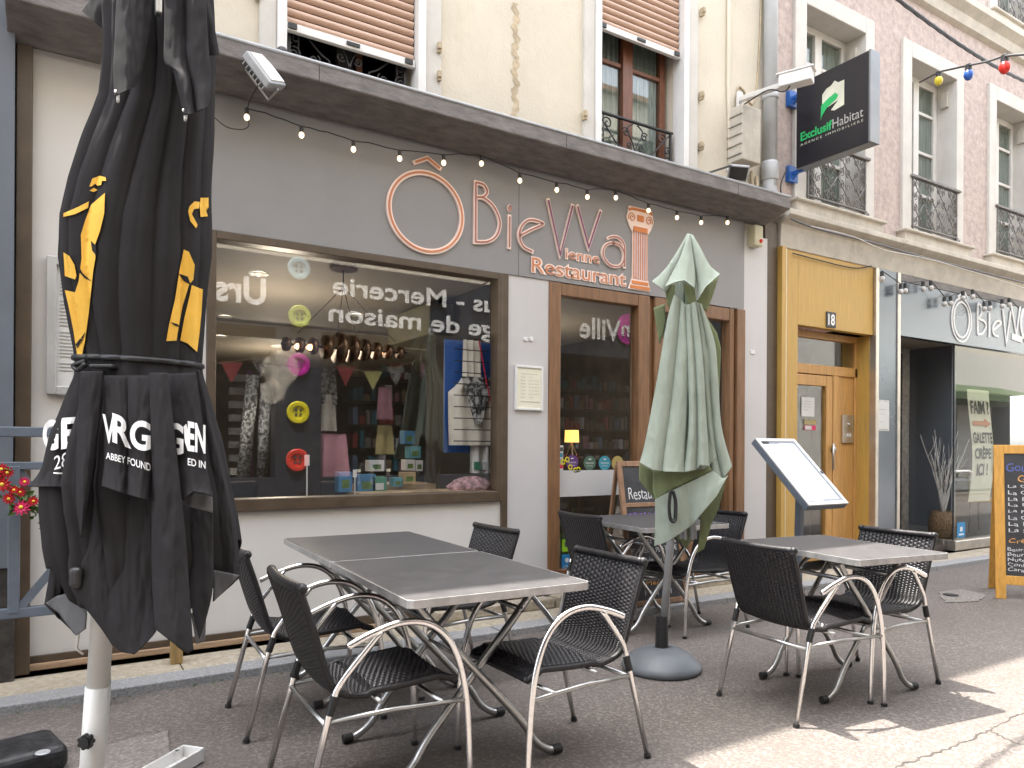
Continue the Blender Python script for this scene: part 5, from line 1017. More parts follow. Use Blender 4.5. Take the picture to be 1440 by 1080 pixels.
# ================================================================ tables
def make_table(label):
    t = thing('bistro_table', label, 'table', local=True, group='folding bistro tables'); w, l, h = .37, .465, .735
    s = MB(); c = .018; pr = [(-w+c, -l), (w-c, -l), (w, -l+c), (w, l-c), (w-c, l), (-w+c, l), (-w, l-c), (-w, -l+c)]
    s.prism(pr, h-.028, h, 'z'); s.build('tabletop', 'tabletop', t, bevel=.009, seg=3)
    s = MB(); n = len(pr)
    s.ribbon([(x, y) for x, y in pr], .004, 0, .030, closed=True); s.v = [(v[0]*1.003, v[2]*1.003, h-.031+v[1]) for v in s.v]; s.build('edge_band', 'table_edge', t, bevel=.0015)
    for y in (-.24, .24):
        for sg in (-1, 1):
            s = MB(); o = .016*sg; P = pathsm([(sg*.27, y+o, h-.045), (sg*.20, y+o, .60), (-sg*.16, y+o, .20), (-sg*.25, y+o, .075), (-sg*.31, y+o, .03), (-sg*.345, y+o, .022)], 6); s.tube(P, .0155, 12); lg = s.build('leg', 'alu_dull', t, smooth=True)
            MB().tube([(-sg*.335, y+o, .022), (-sg*.375, y+o, .0215)], .0195, 12).build('foot_cap', 'rubber', lg, smooth=False)
    s = MB(); s.tube([(.20, -.24, .60), (.20, .24, .60)], .011, 8); s.tube([(-.20, -.24, .60), (-.20, .24, .60)], .011, 8); s.tube([(0, -.26, .40), (0, .26, .40)], .008, 8); each(s, 'crossbar', 'alu_dull', t, smooth=True)
    s = MB(); s.box(-.29, .29, -.26, -.22, h-.045, h-.03); s.box(-.29, .29, .22, .26, h-.045, h-.03); s.build('top_bracket', 'iron_grey', t)
    return t
T = make_table('nearest folding table with a dark grey top, joined to another behind it')
def put(o, x, y, rz, label, sc=(1, 1, 1), z=0.): o.location = (x, y, z); o.rotation_euler = (0, 0, R(rz)); o.scale = sc; o['label'] = label; return o
put(T, 1.385, 2.705, -2.2, T['label'])
put(copy_tree(T), 1.42, 3.645, -2.2, 'second folding table, joined to the far end of the nearest one', (1.0, 1.0, 1))
put(copy_tree(T), 3.56, 3.91, -4, 'folding table standing between the door and the green parasol', (.97, .94, 1))
put(copy_tree(T), 3.51, 2.385, -8, 'folding table on the right whose front half lies in the sun', (.84, .865, 1))
# ================================================================ chairs
def make_chair(label):
    t = thing('bistro_chair', label, 'chair', local=True, group='woven bistro chairs with aluminium arms')
    def weave(fn, nu, nv, L, Wd, thick=.0032):
        # fn(u, v) -> point, normal; ribs run along v, strands across
        nr = 19; ns = round(L/.0058); vs = []
        for j in range(nv+1):
            for i in range(nu+1):
                u, v = i/nu, j/nv; p, n = fn(u, v); h = .0019*math.sin(math.pi*u*nr)*math.sin(math.pi*v*ns)+.0042*abs(math.sin(math.pi*u*nr))
                vs.append(p+n*h)
        w = nu+1; return vs, [(j*w+i, j*w+i+1, (j+1)*w+i+1, (j+1)*w+i) for j in range(nv) for i in range(nu)]
    prof_b = [Vector(p) for p in pathsm([(0, -.150, .418), (0, -.188, .436), (0, -.212, .475), (0, -.240, .56), (0, -.270, .66), (0, -.312, .785)], 14)]
    prof_s = [Vector(p) for p in pathsm([(0, .250, .398), (0, .246, .410), (0, .232, .417), (0, .19, .422), (0, .05, .412), (0, -.08, .408), (0, -.150, .418)], 14)]
    def surf(prof, w0, w1, bow):
        def fn(u, v):
            k = v*(len(prof)-1); i = min(int(k), len(prof)-2); f = k-i; p = prof[i].lerp(prof[i+1], f); d = (prof[i+1]-prof[i]).normalized(); n = Vector((0, -d.z, d.y)); n = n if n.z+(-n.y)*0 > 0 or n.y > 0 else -n
            x = (u-.5)*2; w = w0+(w1-w0)*v; return Vector((x*w, p.y, p.z))+n*(-bow*(1-x*x)), n
        return fn
    # the woven shell is two layers: front face, back face
    for nm, prof, w0, w1, bow, nu, nv, L in (('backrest', prof_b, .205, .222, .012, 152, 210, .40), ('seat', prof_s, .208, .205, .010, 152, 210, .44)):
        f = surf(prof, w0, w1, bow); s = MB(); v, q = weave(f, nu, nv, L, .42); s.add(v, q)
        def back(u, vv, f=f): p, n = f(u, vv); return p-n*.010, -n
        v, q = weave(back, nu, nv, L, .42); s.add(v, [x[::-1] for x in q]); me = bpy.data.meshes.new(nm); me.from_pydata([tuple(a) for a in s.v], [], s.f); me.shade_smooth(); me.materials.append(M['rattan']); o = bpy.data.objects.new(nm, me); C.objects.link(o); o.parent = t; LOC[o.name] = Vector()
        e = MB(); N = 26
        for sg in (0, 1): e = MB(); e.tube([f(sg, i/N)[0]-f(sg, i/N)[1]*.005 for i in range(N+1)], .0125, 8); e.build('side_binding', 'rattan_trim', o, smooth=True)
    f = surf(prof_b, .205, .222, .012); e = MB(); P = [f(i/16, 1)[0]+Vector((0, .002, .002)) for i in range(17)]; e.tube(P, .0165, 12)
    for q in (P[0], P[-1]): e.ball(tuple(q), .0185, 10, 8)
    e.build('top_roll', 'rattan_trim', t, smooth=True)
    f = surf(prof_s, .208, .205, .010); e = MB(); e.tube([f(i/16, .0)[0] for i in range(17)], .012, 8); e.build('front_roll', 'rattan_trim', t, smooth=True)
    for sg in (-1, 1):
        s = MB(); a = sg*.262
        P = pathsm([(a, .285, .008), (a, .280, .18), (a, .266, .36), (a, .238, .485), (a, .190, .578), (a, .115, .634), (a, .02, .648), (a, -.08, .625), (a, -.17, .590)], 7)
        s.tube(P, .0125, 12, flat=.8, ref=(1, 0, 0)); s.build('arm', 'alu', t, smooth=True)
        s = MB(); b = sg*.236; P = [(sg*.246, -.315, .008), (b, -.222, .375), (b+sg*.002, -.205, .43)]+[tuple(q) for q in pathsm([(b+sg*.002, -.200, .445), (b+sg*.012, -.165, .50), (a, -.055, .628)], 5)]
        s.tube(P, .0115, 10); s.build('rear_leg', 'alu', t, smooth=True)
        s = MB(); s.tube([(b, -.2235, .368), (b+sg*.001, -.203, .428)], .0145, 10); s.build('joint_band', 'rubber', t, smooth=False)
        s = MB(); s.tube([(a, .285, .002), (a, .285, .016)], .0155, 10); s.tube([(sg*.246, -.3165, .002), (sg*.246, -.313, .016)], .0145, 10); each(s, 'foot_cap', 'rubber', t)
        s = MB(); s.tube([(a, .272, .345), (sg*.245, .0, .352), (b, -.228, .345)], .009, 8); s.build('side_rail', 'alu_dull', t, smooth=True)
    s = MB(); s.tube([(-.238, -.232, .335), (.238, -.232, .335)], .009, 8); s.tube([(-.262, .17, .352), (.262, .17, .352)], .009, 8); s.tube([(-.24, -.05, .385), (.24, -.05, .385)], .008, 8); each(s, 'stretcher', 'alu_dull', t, smooth=True)
    return t
ch = make_chair('x')
spots = [(.985, 2.57, -91, 'woven chair nearest the camera, at the left side of the nearest table'), (1.0, 3.42, -92, 'woven chair left of the second table, behind the nearest chair, beside the black parasol'),
         (1.70, 2.44, 92, 'woven chair at the right side of the nearest table, its back towards the door'), (1.80, 3.56, 93, 'woven chair right of the second table, only its backrest top showing'),
         (3.32, 3.99, -88, 'woven chair left of the table by the door, half hidden behind another chair'), (3.78, 3.71, 88, 'woven chair right of the green parasol, at the table by the door'),
         (3.14, 2.33, -93, 'woven chair at the left of the sunny right hand table, its back to the camera'), (3.68, 2.36, 88, 'woven chair at the right side of the sunny table, nearest the orange board')]
for i, (x, y, rz, lab) in enumerate(spots):
    o = ch if i == 0 else copy_tree(ch); put(o, x, y, rz, lab, (.96, 1, 1), .0 if y < 3.9 else .0)
# ================================================================ closed parasols
from mathutils.noise import noise as NZ
class Cloth:
    # a furled canopy: outline table (photo height -> left, right), pleats, all turned into metres round the pole
    def __init__(s, base, t, outline, n, amp, depth=.75, seed=1, ph=0., n2=0):
        s.n2 = n2
        s.o = Vector(base); s.t = t; s.out = outline; s.n = n; s.amp = amp; s.d = depth; s.ph = ph
        r_ = random.Random(seed); s.k = [(r_.uniform(-1, 1), r_.uniform(0, 6.28)) for _ in range(6)]
        b = s.o; s.f0 = FV.x*b.x+FV.y*b.y; s.r0 = RV.x*b.x+RV.y*b.y
    def xz(s, px, py): u, v = uv(px, py); return s.f0*u-s.r0, CAM_H+s.f0*v
    def pleat(s, ph, py):
        w = ph+.22*math.sin(2*ph+s.k[0][1])+.14*math.sin(3*ph+s.k[1][1]+py*.004)+.03*math.sin(py*.011+s.k[2][1])
        a = abs(math.sin(w*s.n/2+s.ph))**.75; b = abs(math.sin(w*s.n*.83+s.k[3][1]+py*.003))
        if s.n2:
            f = max(0, min(1, (py-500)/22)); a = a*(1-f)+f*abs(math.sin(w*s.n2/2+s.ph+.5))**.8
        return (a*.88+b*.12)-.62+.10*math.sin(py*.045+ph*5)*.3
    def pt(s, ph, py, off=0.):
        l, r_ = interp(s.out, py); A = interp(s.amp, py)[0]; xl, z = s.xz(l, py); xr, _ = s.xz(r_, py); xc = (xl+xr)/2; a = (xr-xl)/2
        k = A*s.pleat(ph, py)+.008*NZ(Vector((ph*2.2, py*.009, s.n)))+.002*NZ(Vector((ph*9, py*.03, s.n))); ca, sa = math.cos(ph), math.sin(ph); e = 1-abs(ca)**6*.45
        rx = a+k*e+off; ry = a*s.d+k+off
        z = CAM_H+(z-CAM_H)*(1-ry*sa/s.f0)
        return s.o+RV*(xc+rx*ca)-FV*(ry*sa)+Vector((0, 0, z-s.o.z))
    def see(s, p):
        f = FV.x*p.x+FV.y*p.y; a = (RV.x*p.x+RV.y*p.y)/f*F0; b = -(p.z-CAM_H)/f*F0; return CX+a-ROLL*b, CY+b+ROLL*a
    def front(s, px, py, off=.004):
        l, r_ = interp(s.out, py); lo_, hi_ = .02, math.pi-.02
        for _ in range(13):          # the sight line through px meets the near side of the cloth
            m_ = (lo_+hi_)/2
            if s.see(s.pt(m_, py, 0))[0] > px: lo_ = m_
            else: hi_ = m_
        return s.pt((lo_+hi_)/2, py, off)
    def scr(s, px, py, dep):                 # the point of the sight line that lies dep in front of the pole
        u, v = uv(px, py); f = s.f0-dep; return s.o+RV*(u*f-s.r0)-FV*dep+Vector((0, 0, CAM_H+v*f-s.o.z))
    def wr(s, px, py, k=1.): return k*(.010*NZ(Vector((px*.055, py*.013, s.n)))+.004*NZ(Vector((px*.16, py*.05, s.n+9))))
    def loft(s, L, Rr, d0, d1, bulge=.03, hem=None, lobes=1, nu=44, nv=90, k=1., dl=0., dr=0.):
        Lp = pathsm([(x, y, 0) for x, y in L], 10); Rp = pathsm([(x, y, 0) for x, y in Rr], 10)
        def pick(P, v): q = v*(len(P)-1); i = min(int(q), len(P)-2); return P[i].lerp(P[i+1], q-i)
        def fn(u, v):
            a, b = pick(Lp, v), pick(Rp, v); x = a.x+(b.x-a.x)*u; y = a.y+(b.y-a.y)*u
            if hem: y += interp(hem, u)[0]*v**5
            w = abs(math.sin(math.pi*lobes*u))**.65*(.35+.65*v)
            return s.scr(x, y, d0+(d1-d0)*v**.8+bulge*w+dl*(1-u)+dr*u+s.wr(x, y, k))
        return MB().grid(fn, nu, nv)
    def poly(s, pts, dep, gx=0., gy=0., fine=5., k=1.):
        x0 = sum(p[0] for p in pts)/len(pts); y0 = sum(p[1] for p in pts)/len(pts); mb = MB()
        sheet(mb, pts, [list(range(len(pts)))], lambda a, b: s.scr(a, b, dep+gx*(a-x0)+gy*(b-y0)+s.wr(a, b, k)), fine); return mb
    def body(s, top, hem, nu=300, nv=200, pw=1.):
        def fn(u, v):
            ph = 2*math.pi*u; c = s.see(s.pt(ph, hem[len(hem)//2][1]))[0]
            h = interp(hem, c)[0]
            if math.sin(ph) < 0: h = h-25+12*math.sin(ph*7)
            return s.pt(ph, top+(h-top)*v**pw)
        return MB().grid(fn, nu, nv, True)
    def piece(s, tl, tr, bot, off0, off1, nu=60, nv=60, pw=1.5):      # an overlying flap between a top edge and a hem line
        (xa, ya), (xb, yb) = tl, tr; x0, x1 = bot[0][0], bot[-1][0]
        def fn(u, v):
            tx, ty = xa+(xb-xa)*u, ya+(yb-ya)*u; bx_ = x0+(x1-x0)*u; by = interp([(q[0], q[1]) for q in bot], bx_)[0]
            return s.front(tx+(bx_-tx)*v, ty+(by-ty)*v, .004+(off0+(off1-off0)*v**pw)*(.12+.88*max(0, math.sin(math.pi*u))**.45))
        return MB().grid(fn, nu, nv)
    def print_poly(s, mb, pts, off, fine=5.):
        sheet(mb, pts, [list(range(len(pts)))], lambda a, b: s.front(a, b, off), fine)
    def print_text(s, mb, tx, x0, y0, x1, y1, h, off, bold=0., slant=0., h2=None):   # baseline from (x0,y0) to (x1,y1), cap height h px
        h2 = h2 or h; text(mb, tx, lambda a, b: s.front(x0+(x1-x0)*a+slant*b, y0+(y1-y0)*a-(h+(h2-h)*a)*b, off), bold, fine=.03)
def solid(o, th): m = o.modifiers.new('thickness', 'SOLIDIFY'); m.thickness = th; m.offset = -1; return o
# ---------------------------------------------------------------- black parasol
BP = Vector((.10, 2.80, 0)); BP = None
u0, _ = uv(128, 1080); dv = (FV+RV*u0); BP = dv*2.42; BP.z = 0
t = thing('closed_parasol', 'large closed black parasol with yellow print and white lettering on a white pole', 'parasol', tuple(BP))
K = Cloth(BP, 2.42, [(-230, 222, 236), (-180, 208, 252), (-100, 172, 282), (0, 150, 296), (60, 152, 298), (130, 146, 297), (200, 120, 294), (250, 105, 292), (300, 94, 291), (360, 93, 290), (430, 101, 284), (495, 112, 279), (514, 113, 278), (530, 110, 281), (560, 100, 290), (620, 80, 305), (680, 66, 317), (720, 68, 325), (790, 76, 334), (850, 84, 325), (905, 100, 305)], 13, [(-230, .004), (0, .022), (250, .022), (420, .018), (500, .012), (520, .012), (600, .034), (720, .056), (920, .070)], seed=3, ph=.4, n2=10)
bk = lambda mb, nm='panel', m='black_cloth', par=None: solid(mb.build(nm, m, par or t, smooth=True), .003)
hem = [(88, 800), (105, 845), (150, 872), (200, 880), (250, 872), (290, 825), (325, 780)]
bk(K.body(-230, hem, 480, 280), 'canopy')
bk(K.loft([(176, -70), (150, -40), (130, -5), (116, 16)], [(178, -70), (168, -30), (158, 10), (152, 47)], .02, .05, .02), 'vent_flap')
bk(K.loft([(172, -70), (164, 0), (161, 60), (159, 100), (161, 135)], [(214, -70), (214, 10), (207, 60), (199, 100), (190, 122)], .18, .24, .05), 'vent_flap')
bk(K.loft([(230, -70), (231, 30), (231, 86), (243, 100), (258, 162)], [(288, -70), (292, 40), (297, 120), (292, 150)], .16, .24, .05, [(0, 0), (.3, 2), (1, 0)], lobes=2), 'vent_flap')
bk(K.loft([(270, -70), (285, 0), (294, 78)], [(276, -70), (296, 10), (309, 76)], .04, .06, .02), 'vent_flap')
for x, y in ((166, 134), (261, 160)):
    p = K.scr(x, y, .25); s = MB(); s.bar(p+Vector((0, 0, .022)), p+Vector((0, 0, -.020)), .022, .008); s.build('rib_tip', 'white_metal', t, bevel=.004); MB().ball(tuple(p-FV*.012+Vector((0, 0, .004))), .006, 8, 6).build('rib_cap', 'alu', t, smooth=True)
p = K.scr(223, 12, .25); s = MB(); s.bar(p+Vector((0, 0, .05)), p+Vector((0, 0, -.02)), .03, .018); s.build('buckle', 'alu_dull', t, bevel=.005)
# strap
s = MB(); P = [K.pt(2*math.pi*i/160, 509-6*math.sin(2*math.pi*i/160*1)+4*math.cos(2*math.pi*i/160), -.003) for i in range(160)]
s.tube(P, .0125, 6, closed=True, flat=.95); st_ = s.build('strap', 'black_plastic', t, smooth=True)
p = K.front(152, 515, .024); s = MB(); s.bar(p-RV*.035, p+RV*.04, .03, .012); s.build('strap_clip', 'black_plastic', st_, bevel=.004)
s = MB()
P = [K.front(128, 508, .02), K.front(118, 514, .03), K.front(124, 520, .03), K.front(132, 512, .03)]; s.tube(pathsm(P, 5), .008, 6); s.build('strap_knot', 'black_plastic', st_, smooth=True)
# hanging panels below the strap
bk(K.loft([(112, 525), (98, 600), (88, 690), (80, 745), (62, 850)], [(132, 525), (130, 600), (122, 700), (114, 800), (107, 893)], .06, .10, .02, lobes=2))
gi = lambda pts, d, gx=0, gy=0: solid(K.poly(pts, d, gx, gy).build('grey_underside', 'black_cloth_inside', t, smooth=True), .002)
gi([(64, 848), (80, 838), (104, 832), (122, 862), (121, 884), (107, 894), (96, 880), (82, 862)], .135, .0004)
v1 = bk(K.loft([(106, 524), (84, 590), (57, 660), (38, 684)], [(116, 522), (112, 600), (108, 650), (104, 684)], .09, .17, .035, lobes=1), 'valance')
gi([(66, 684), (104, 683), (108, 700), (107, 745), (95, 742), (86, 724), (60, 706)], .12)
bk(K.loft([(124, 640), (118, 700), (110, 745), (96, 786), (101, 830), (122, 858), (142, 884), (158, 908)], [(214, 640), (215, 700), (215, 760), (214, 830), (218, 868), (220, 888)], .17, .26, .03, [(0, 0), (.22, 14), (.5, 22), (.75, 12), (1, 0)], nu=70))
bk(K.loft([(113, 522), (109, 600), (107, 650), (107, 704), (113, 752)], [(145, 522), (139, 600), (133, 650), (126, 690), (116, 756)], .20, .26, .055), 'front_fold')
v2 = bk(K.loft([(146, 528), (146, 600), (146, 650), (143, 683)], [(213, 528), (213, 600), (213, 650), (211, 704)], .17, .27, .035, [(0, 0), (.5, 1), (1, 0)], lobes=2, nu=70), 'valance')
bk(K.loft([(251, 690), (256, 760), (265, 830), (275, 882)], [(299, 690), (300, 760), (299, 830), (286, 884)], .13, .17, .03, [(0, 0), (.5, 16), (1, 0)]))
bk(K.loft([(276, 522), (288, 600), (296, 700), (300, 800), (299, 846)], [(281, 520), (297, 600), (318, 690), (330, 760), (338, 812)], .03, .08, .015))
gi([(299, 801), (337, 809), (301, 846)], .105)
v3 = bk(K.loft([(232, 526), (236, 600), (242, 660), (250, 706)], [(275, 524), (285, 600), (291, 655), (299, 698)], .15, .23, .03, [(0, 0), (.45, -12), (.8, -6), (1, 0)], lobes=1, nu=60), 'valance')
gi([(250, 707), (274, 693), (298, 693), (299, 721), (272, 714)], .215)
bk(K.loft([(209, 524), (212, 600), (213, 700), (213, 800), (217, 884)], [(236, 524), (247, 620), (256, 700), (264, 790), (272, 900)], .20, .30, .05, [(0, 0), (.45, 12), (.85, 22), (1, 14)]), 'front_fold')
gi([(268, 862), (290, 858), (288, 902), (276, 906)], .12)
s = MB(); K.tx = lambda tx, pts, h, h2, dep, bold=.02, gx=0.: text(s, tx, lambda a, b: (lambda q: K.scr(q[0], q[1]-(h+(h2-h)*a)*b, dep(q[0], q[1]-(h+(h2-h)*a)*b)))(interp([(i/(len(pts)-1), *q) for i, q in enumerate(pts)], a)), bold, fine=.04)
def on(Kc, d):  # print lies on the panel: same depth law, 4 mm proud
    return d
def dep_v(L, Rr, d0, d1, bulge, lobes):
    def f(x, y):
        lx = interp([(q[1], q[0]) for q in L], y)[0]; rx = interp([(q[1], q[0]) for q in Rr], y)[0]; u = max(0, min(1, (x-lx)/(rx-lx))); v = max(0, min(1, (y-L[0][1])/(L[-1][1]-L[0][1]+ (Rr[-1][1]-L[-1][1])*u)))
        return d0+(d1-d0)*v**.8+bulge*abs(math.sin(math.pi*lobes*u))**.65*(.35+.65*v)+K.wr(x, y)+.009
    return f
D1 = dep_v([(106, 524), (84, 590), (57, 660), (38, 684)], [(116, 522), (112, 600), (108, 650), (104, 684)], .09, .17, .035, 1)
D2 = dep_v([(146, 528), (146, 600), (146, 650), (143, 683)], [(213, 528), (213, 600), (213, 650), (211, 704)], .17, .27, .035, 2)
D3 = dep_v([(232, 526), (236, 600), (242, 660), (250, 706)], [(275, 524), (285, 600), (291, 655), (299, 698)], .15, .23, .03, 1)
K.tx('G', [(60, 632), (82, 634)], 42, 44, D1, .035); K.tx('E', [(86, 632), (109, 628)], 44, 42, D1, .035); K.tx('28', [(76, 661), (96, 656)], 19, 21, D1, .0)
K.pp = lambda pts, D: sheet(s, pts, [list(range(len(pts)))], lambda a, b: K.scr(a, b, D(a, b)), 4.)
K.pp([(75, 664), (91, 665), (91, 667), (75, 666)], D1); K.pp([(101, 643), (104, 640), (107, 643), (104, 647)], D1); s.build('lettering', 'white_print', v1)
s = MB(); K.tx('V', [(144, 622), (162, 625)], 40, 40, D2, .02); K.tx('RG', [(158, 622), (185, 632), (212, 635)], 42, 42, D2, .03); K.tx('ABBEY FOUND', [(149, 645), (180, 653), (212, 663)], 9.5, 11, D2, .012); s.build('lettering', 'white_print', v2)
s = MB(); K.tx('G', [(235, 636), (258, 641)], 44, 44, D3, .03); K.pp([(258, 600), (262, 596), (266, 612), (264, 634), (260, 622)], D3); K.tx('EN', [(264, 634), (289, 638)], 42, 40, D3, .03); K.tx('ED IN', [(264, 654), (289, 659)], 10, 10, D3, .012); s.build('lettering', 'white_print', v3)
s = MB()
for poly in ([(92, 300), (112, 291), (127, 283), (126, 292), (108, 301), (92, 305)], [(128, 262), (132, 251), (142, 247), (150, 249), (151, 254), (145, 254), (144, 260), (139, 261), (136, 258), (131, 262)], [(128, 268), (134, 264), (139, 267), (134, 270)],
             [(92, 355), (100, 360), (107, 372), (110, 388), (108, 393), (94, 388)], [(94, 408), (108, 411), (113, 395), (117, 363), (116, 330), (122, 310), (130, 288), (149, 271), (148, 300), (142, 325), (135, 345), (136, 362), (133, 380), (127, 440), (122, 478), (118, 500), (111, 498), (106, 465), (99, 430)],
             [(265, 289), (272, 282), (279, 283), (278, 292), (271, 293), (268, 300), (276, 315), (274, 320), (266, 310), (263, 296)], [(280, 277), (291, 277), (291, 291), (286, 290), (288, 296), (290, 303), (280, 304), (279, 290)],
             [(257, 350), (264, 353), (272, 372), (270, 392), (264, 400), (255, 430), (248, 470), (247, 478), (233, 479), (237, 455), (245, 420), (251, 380)], [(268, 400), (283, 406), (281, 440), (278, 470), (275, 494), (262, 482), (252, 478), (258, 445), (265, 415)]):
    K.print_poly(s, poly, .0055, 3.5)
s.build('phoenix_print', 'yellow_print', t, smooth=True)
s = MB()
for poly in ([(112, 370), (119, 384), (132, 396), (122, 391), (112, 380)], [(130, 338), (137, 345), (138, 360), (132, 352)], [(110, 484), (124, 466), (119, 478), (112, 490)], [(250, 384), (262, 388), (266, 400), (256, 394)], [(238, 452), (248, 455), (252, 460), (244, 457)]): K.print_poly(s, poly, .0075, 3.5)
each(s, 'phoenix_detail', 'black_cloth', t)
p = K.scr(108, 812, .24); s = MB(); s.obox(tuple(p), (.017, .02, .032), Matrix.Rotation(YAW, 3, 'Z')); s.build('weight_pocket', 'black_plastic', t, bevel=.014, seg=3)
# pole
def kp(px, py): x, z = K.xz(px, py); return BP+RV*x+Vector((0, 0, z))
A = kp(131, 1080); B = kp(138, 965); Cc = kp(151, 915); G = A+(A-B)*2; G.z = 0
k = (A.z)/(B.z-A.z); G = A+(A-B)*k
pl = MB().tube([G+Vector((0, 0, .06)), B+(B-A)*0], .0385, 20).build('lower_pole', 'pole_white', t, smooth=True)
s = MB(); s.tube([B, B+(B-A)*6.5], .0345, 20); s.build('upper_pole', 'pole_white', t, smooth=True)
p = kp(137, 1032)-FV*.05; s = MB(); s.lathe([(.001, .03), (.016, .03), (.018, .02), (.018, 0)], 14, p, -FV); n = 7
for i in range(n): a = 2*math.pi*i/n; s.lathe([(.001, .024), (.008, .024), (.008, .004)], 8, p+RV*.017*math.cos(a)+Vector((0, 0, .017*math.sin(a))), -FV)
s.build('knob', 'black_plastic', t)
s = MB(); s.tube(pathsm([kp(125, 860)-FV*.04, kp(122, 895)-FV*.05, kp(121, 906)-FV*.05, kp(127, 915)-FV*.04], 6), .004, 6); s.build('cord', 'cable_white', t, smooth=True)
# cross base
e1 = lev(272, 1052, .05); g = Vector((G.x, G.y, 0)); d = (e1-g); d.z = 0; d.normalize(); n_ = Vector((-d.y, d.x, 0)); bs = thing('parasol_base', 'white steel cross base of the black parasol with an open channel arm', 'parasol base', tuple(g))
L_ = (Vector((e1.x, e1.y, 0))-g).length
for i, dd in enumerate((d, -d, n_, -n_)):
    s = MB(); nn = Vector((-dd.y, dd.x, 0)); q = Matrix((dd, nn, Vector((0, 0, 1)))).transposed(); c = g+dd*(L_/2+.02)
    s.obox(c+Vector((0, 0, .008)), (L_/2-.02, .05, .004), q); s.obox(c+Vector((0, 0, .034))+nn*.047, (L_/2-.02, .003, .024), q); s.obox(c+Vector((0, 0, .034))-nn*.047, (L_/2-.02, .003, .024), q); s.obox(g+dd*(L_-.0)+Vector((0, 0, .030)), (.003, .05, .028), q); s.build('base_arm', 'white_metal', bs, bevel=.003)
    if i == 0: s = MB(); s.lathe([(.001, .0), (.008, 0), (.008, .002)], 10, g+dd*(L_-.05)+nn*.035+Vector((0, 0, .056))); s.build('bolt_hole', 'ink', bs)
s = MB(); s.lathe([(.10, .01), (.10, .02), (.05, .03), (.048, .12), (.045, .12)], 24, (g.x, g.y, 0)); s.build('socket', 'white_metal', bs, smooth=False)
p = lev(40, 1062, .07); s = MB(); p += Vector((-.05, .03, 0)); s.obox((p.x-.05, p.y, .052), (.21, .13, .05), Matrix.Rotation(R(14), 3, 'Z')); w = s.build('base_weight', 'black_weight', bevel=.035, seg=4, label='rounded black ballast block lying behind the foot of the black parasol', cat='weight', origin=(p.x, p.y, 0)); 
p2 = lev(60, 1058, .103); MB().lathe([(.001, .003), (.022, .003), (.026, 0)], 16, p2).build('filler_cap', 'zinc_grey', w)
# ---------------------------------------------------------------- green parasol
GP = lev(937, 951); GP.y += .13*.85; GP.x += .13*.53
t = thing('closed_parasol', 'closed sage green parasol on a domed grey base before the restaurant door', 'parasol', tuple(GP))
K = Cloth(GP, 0, [(335, 960, 972), (380, 946, 986), (420, 942, 983), (450, 938, 990), (470, 935, 996), (490, 932, 1008), (520, 929, 1012), (560, 924, 1009), (600, 914, 1014), (640, 905, 1021), (655, 903, 1026), (680, 909, 1024), (700, 914, 1020), (740, 920, 1006), (770, 925, 990)], 9, [(335, .004), (420, .022), (500, .04), (620, .045), (700, .055), (780, .05)], seed=5, ph=.9)
ghem = [(908, 640), (940, 655), (965, 660), (990, 660), (1015, 640)]
K.out = [(y, l+7, r_-7) for y, l, r_ in K.out]
gr = lambda mb, nm='panel', m='green_cloth': solid(mb.build(nm, m, t, smooth=True), .003)
gr(K.body(345, ghem, 260, 160), 'canopy')
gr(K.loft([(967, 329), (950, 358), (933, 382), (917, 396)], [(969, 329), (960, 362), (947, 392), (936, 411)], .02, .09, .02), 'vent_flap')
gr(K.loft([(970, 329), (975, 360), (980, 400), (980, 425)], [(974, 331), (985, 350), (998, 374), (1012, 386)], .05, .12, .04, [(0, 0), (.4, -6), (1, 0)]), 'vent_flap')
gr(K.loft([(967, 329), (957, 360), (945, 384), (935, 403)], [(971, 329), (975, 360), (978, 388), (977, 405)], .06, .17, .035, [(0, 0), (.3, -7), (.65, -11), (1, 0)]), 'vent_flap')
gr(K.poly([(935, 404), (950, 398), (949, 420), (946, 438), (938, 428)], .07), 'vent_lining', 'green_cloth_inside'); gr(K.poly([(979, 424), (990, 402), (1011, 388), (1004, 412), (994, 438), (984, 432)], .06), 'vent_lining', 'green_cloth_inside'); gr(K.poly([(960, 396), (977, 404), (979, 424), (975, 438), (966, 425)], .08), 'vent_lining', 'green_cloth_inside')
gr(K.poly([(919, 433), (935, 427), (936, 452), (932, 474), (927, 484)], -.05, k=.3), 'turned_corner', 'green_cloth_inside')
gr(K.poly([(990, 440), (1008, 468), (1014, 490), (1011, 560), (1003, 560), (990, 500)], -.02, k=.5), 'turned_corner', 'green_cloth_inside')
gr(K.loft([(978, 424), (985, 500), (990, 580), (998, 650), (1004, 694)], [(986, 428), (1004, 480), (1009, 530), (1014, 600), (1029, 656)], .06, .12, .035, lobes=2))
gr(K.loft([(948, 414), (938, 450), (926, 520), (915, 580), (905, 630), (899, 650)], [(966, 430), (969, 500), (966, 580), (963, 630), (963, 664)], .10, .20, .045, [(0, 0), (.3, 7), (.6, 5), (1, 0)], lobes=2, nu=64))
gr(K.loft([(964, 430), (967, 520), (968, 600), (961, 664)], [(978, 424), (988, 500), (993, 580), (998, 656)], .12, .19, .04, [(0, 0), (.5, 1), (.62, -5), (1, 0)], lobes=2))
gr(K.poly([(899, 651), (912, 658), (926, 664), (921, 684), (923, 705), (899, 676)], .12, -.001), 'turned_corner', 'green_cloth_inside')
gr(K.poly([(918, 662), (962, 663), (998, 656), (1002, 662), (985, 672), (960, 682), (940, 692), (922, 704), (918, 690)], .15), 'under_flap', 'green_cloth_inside')
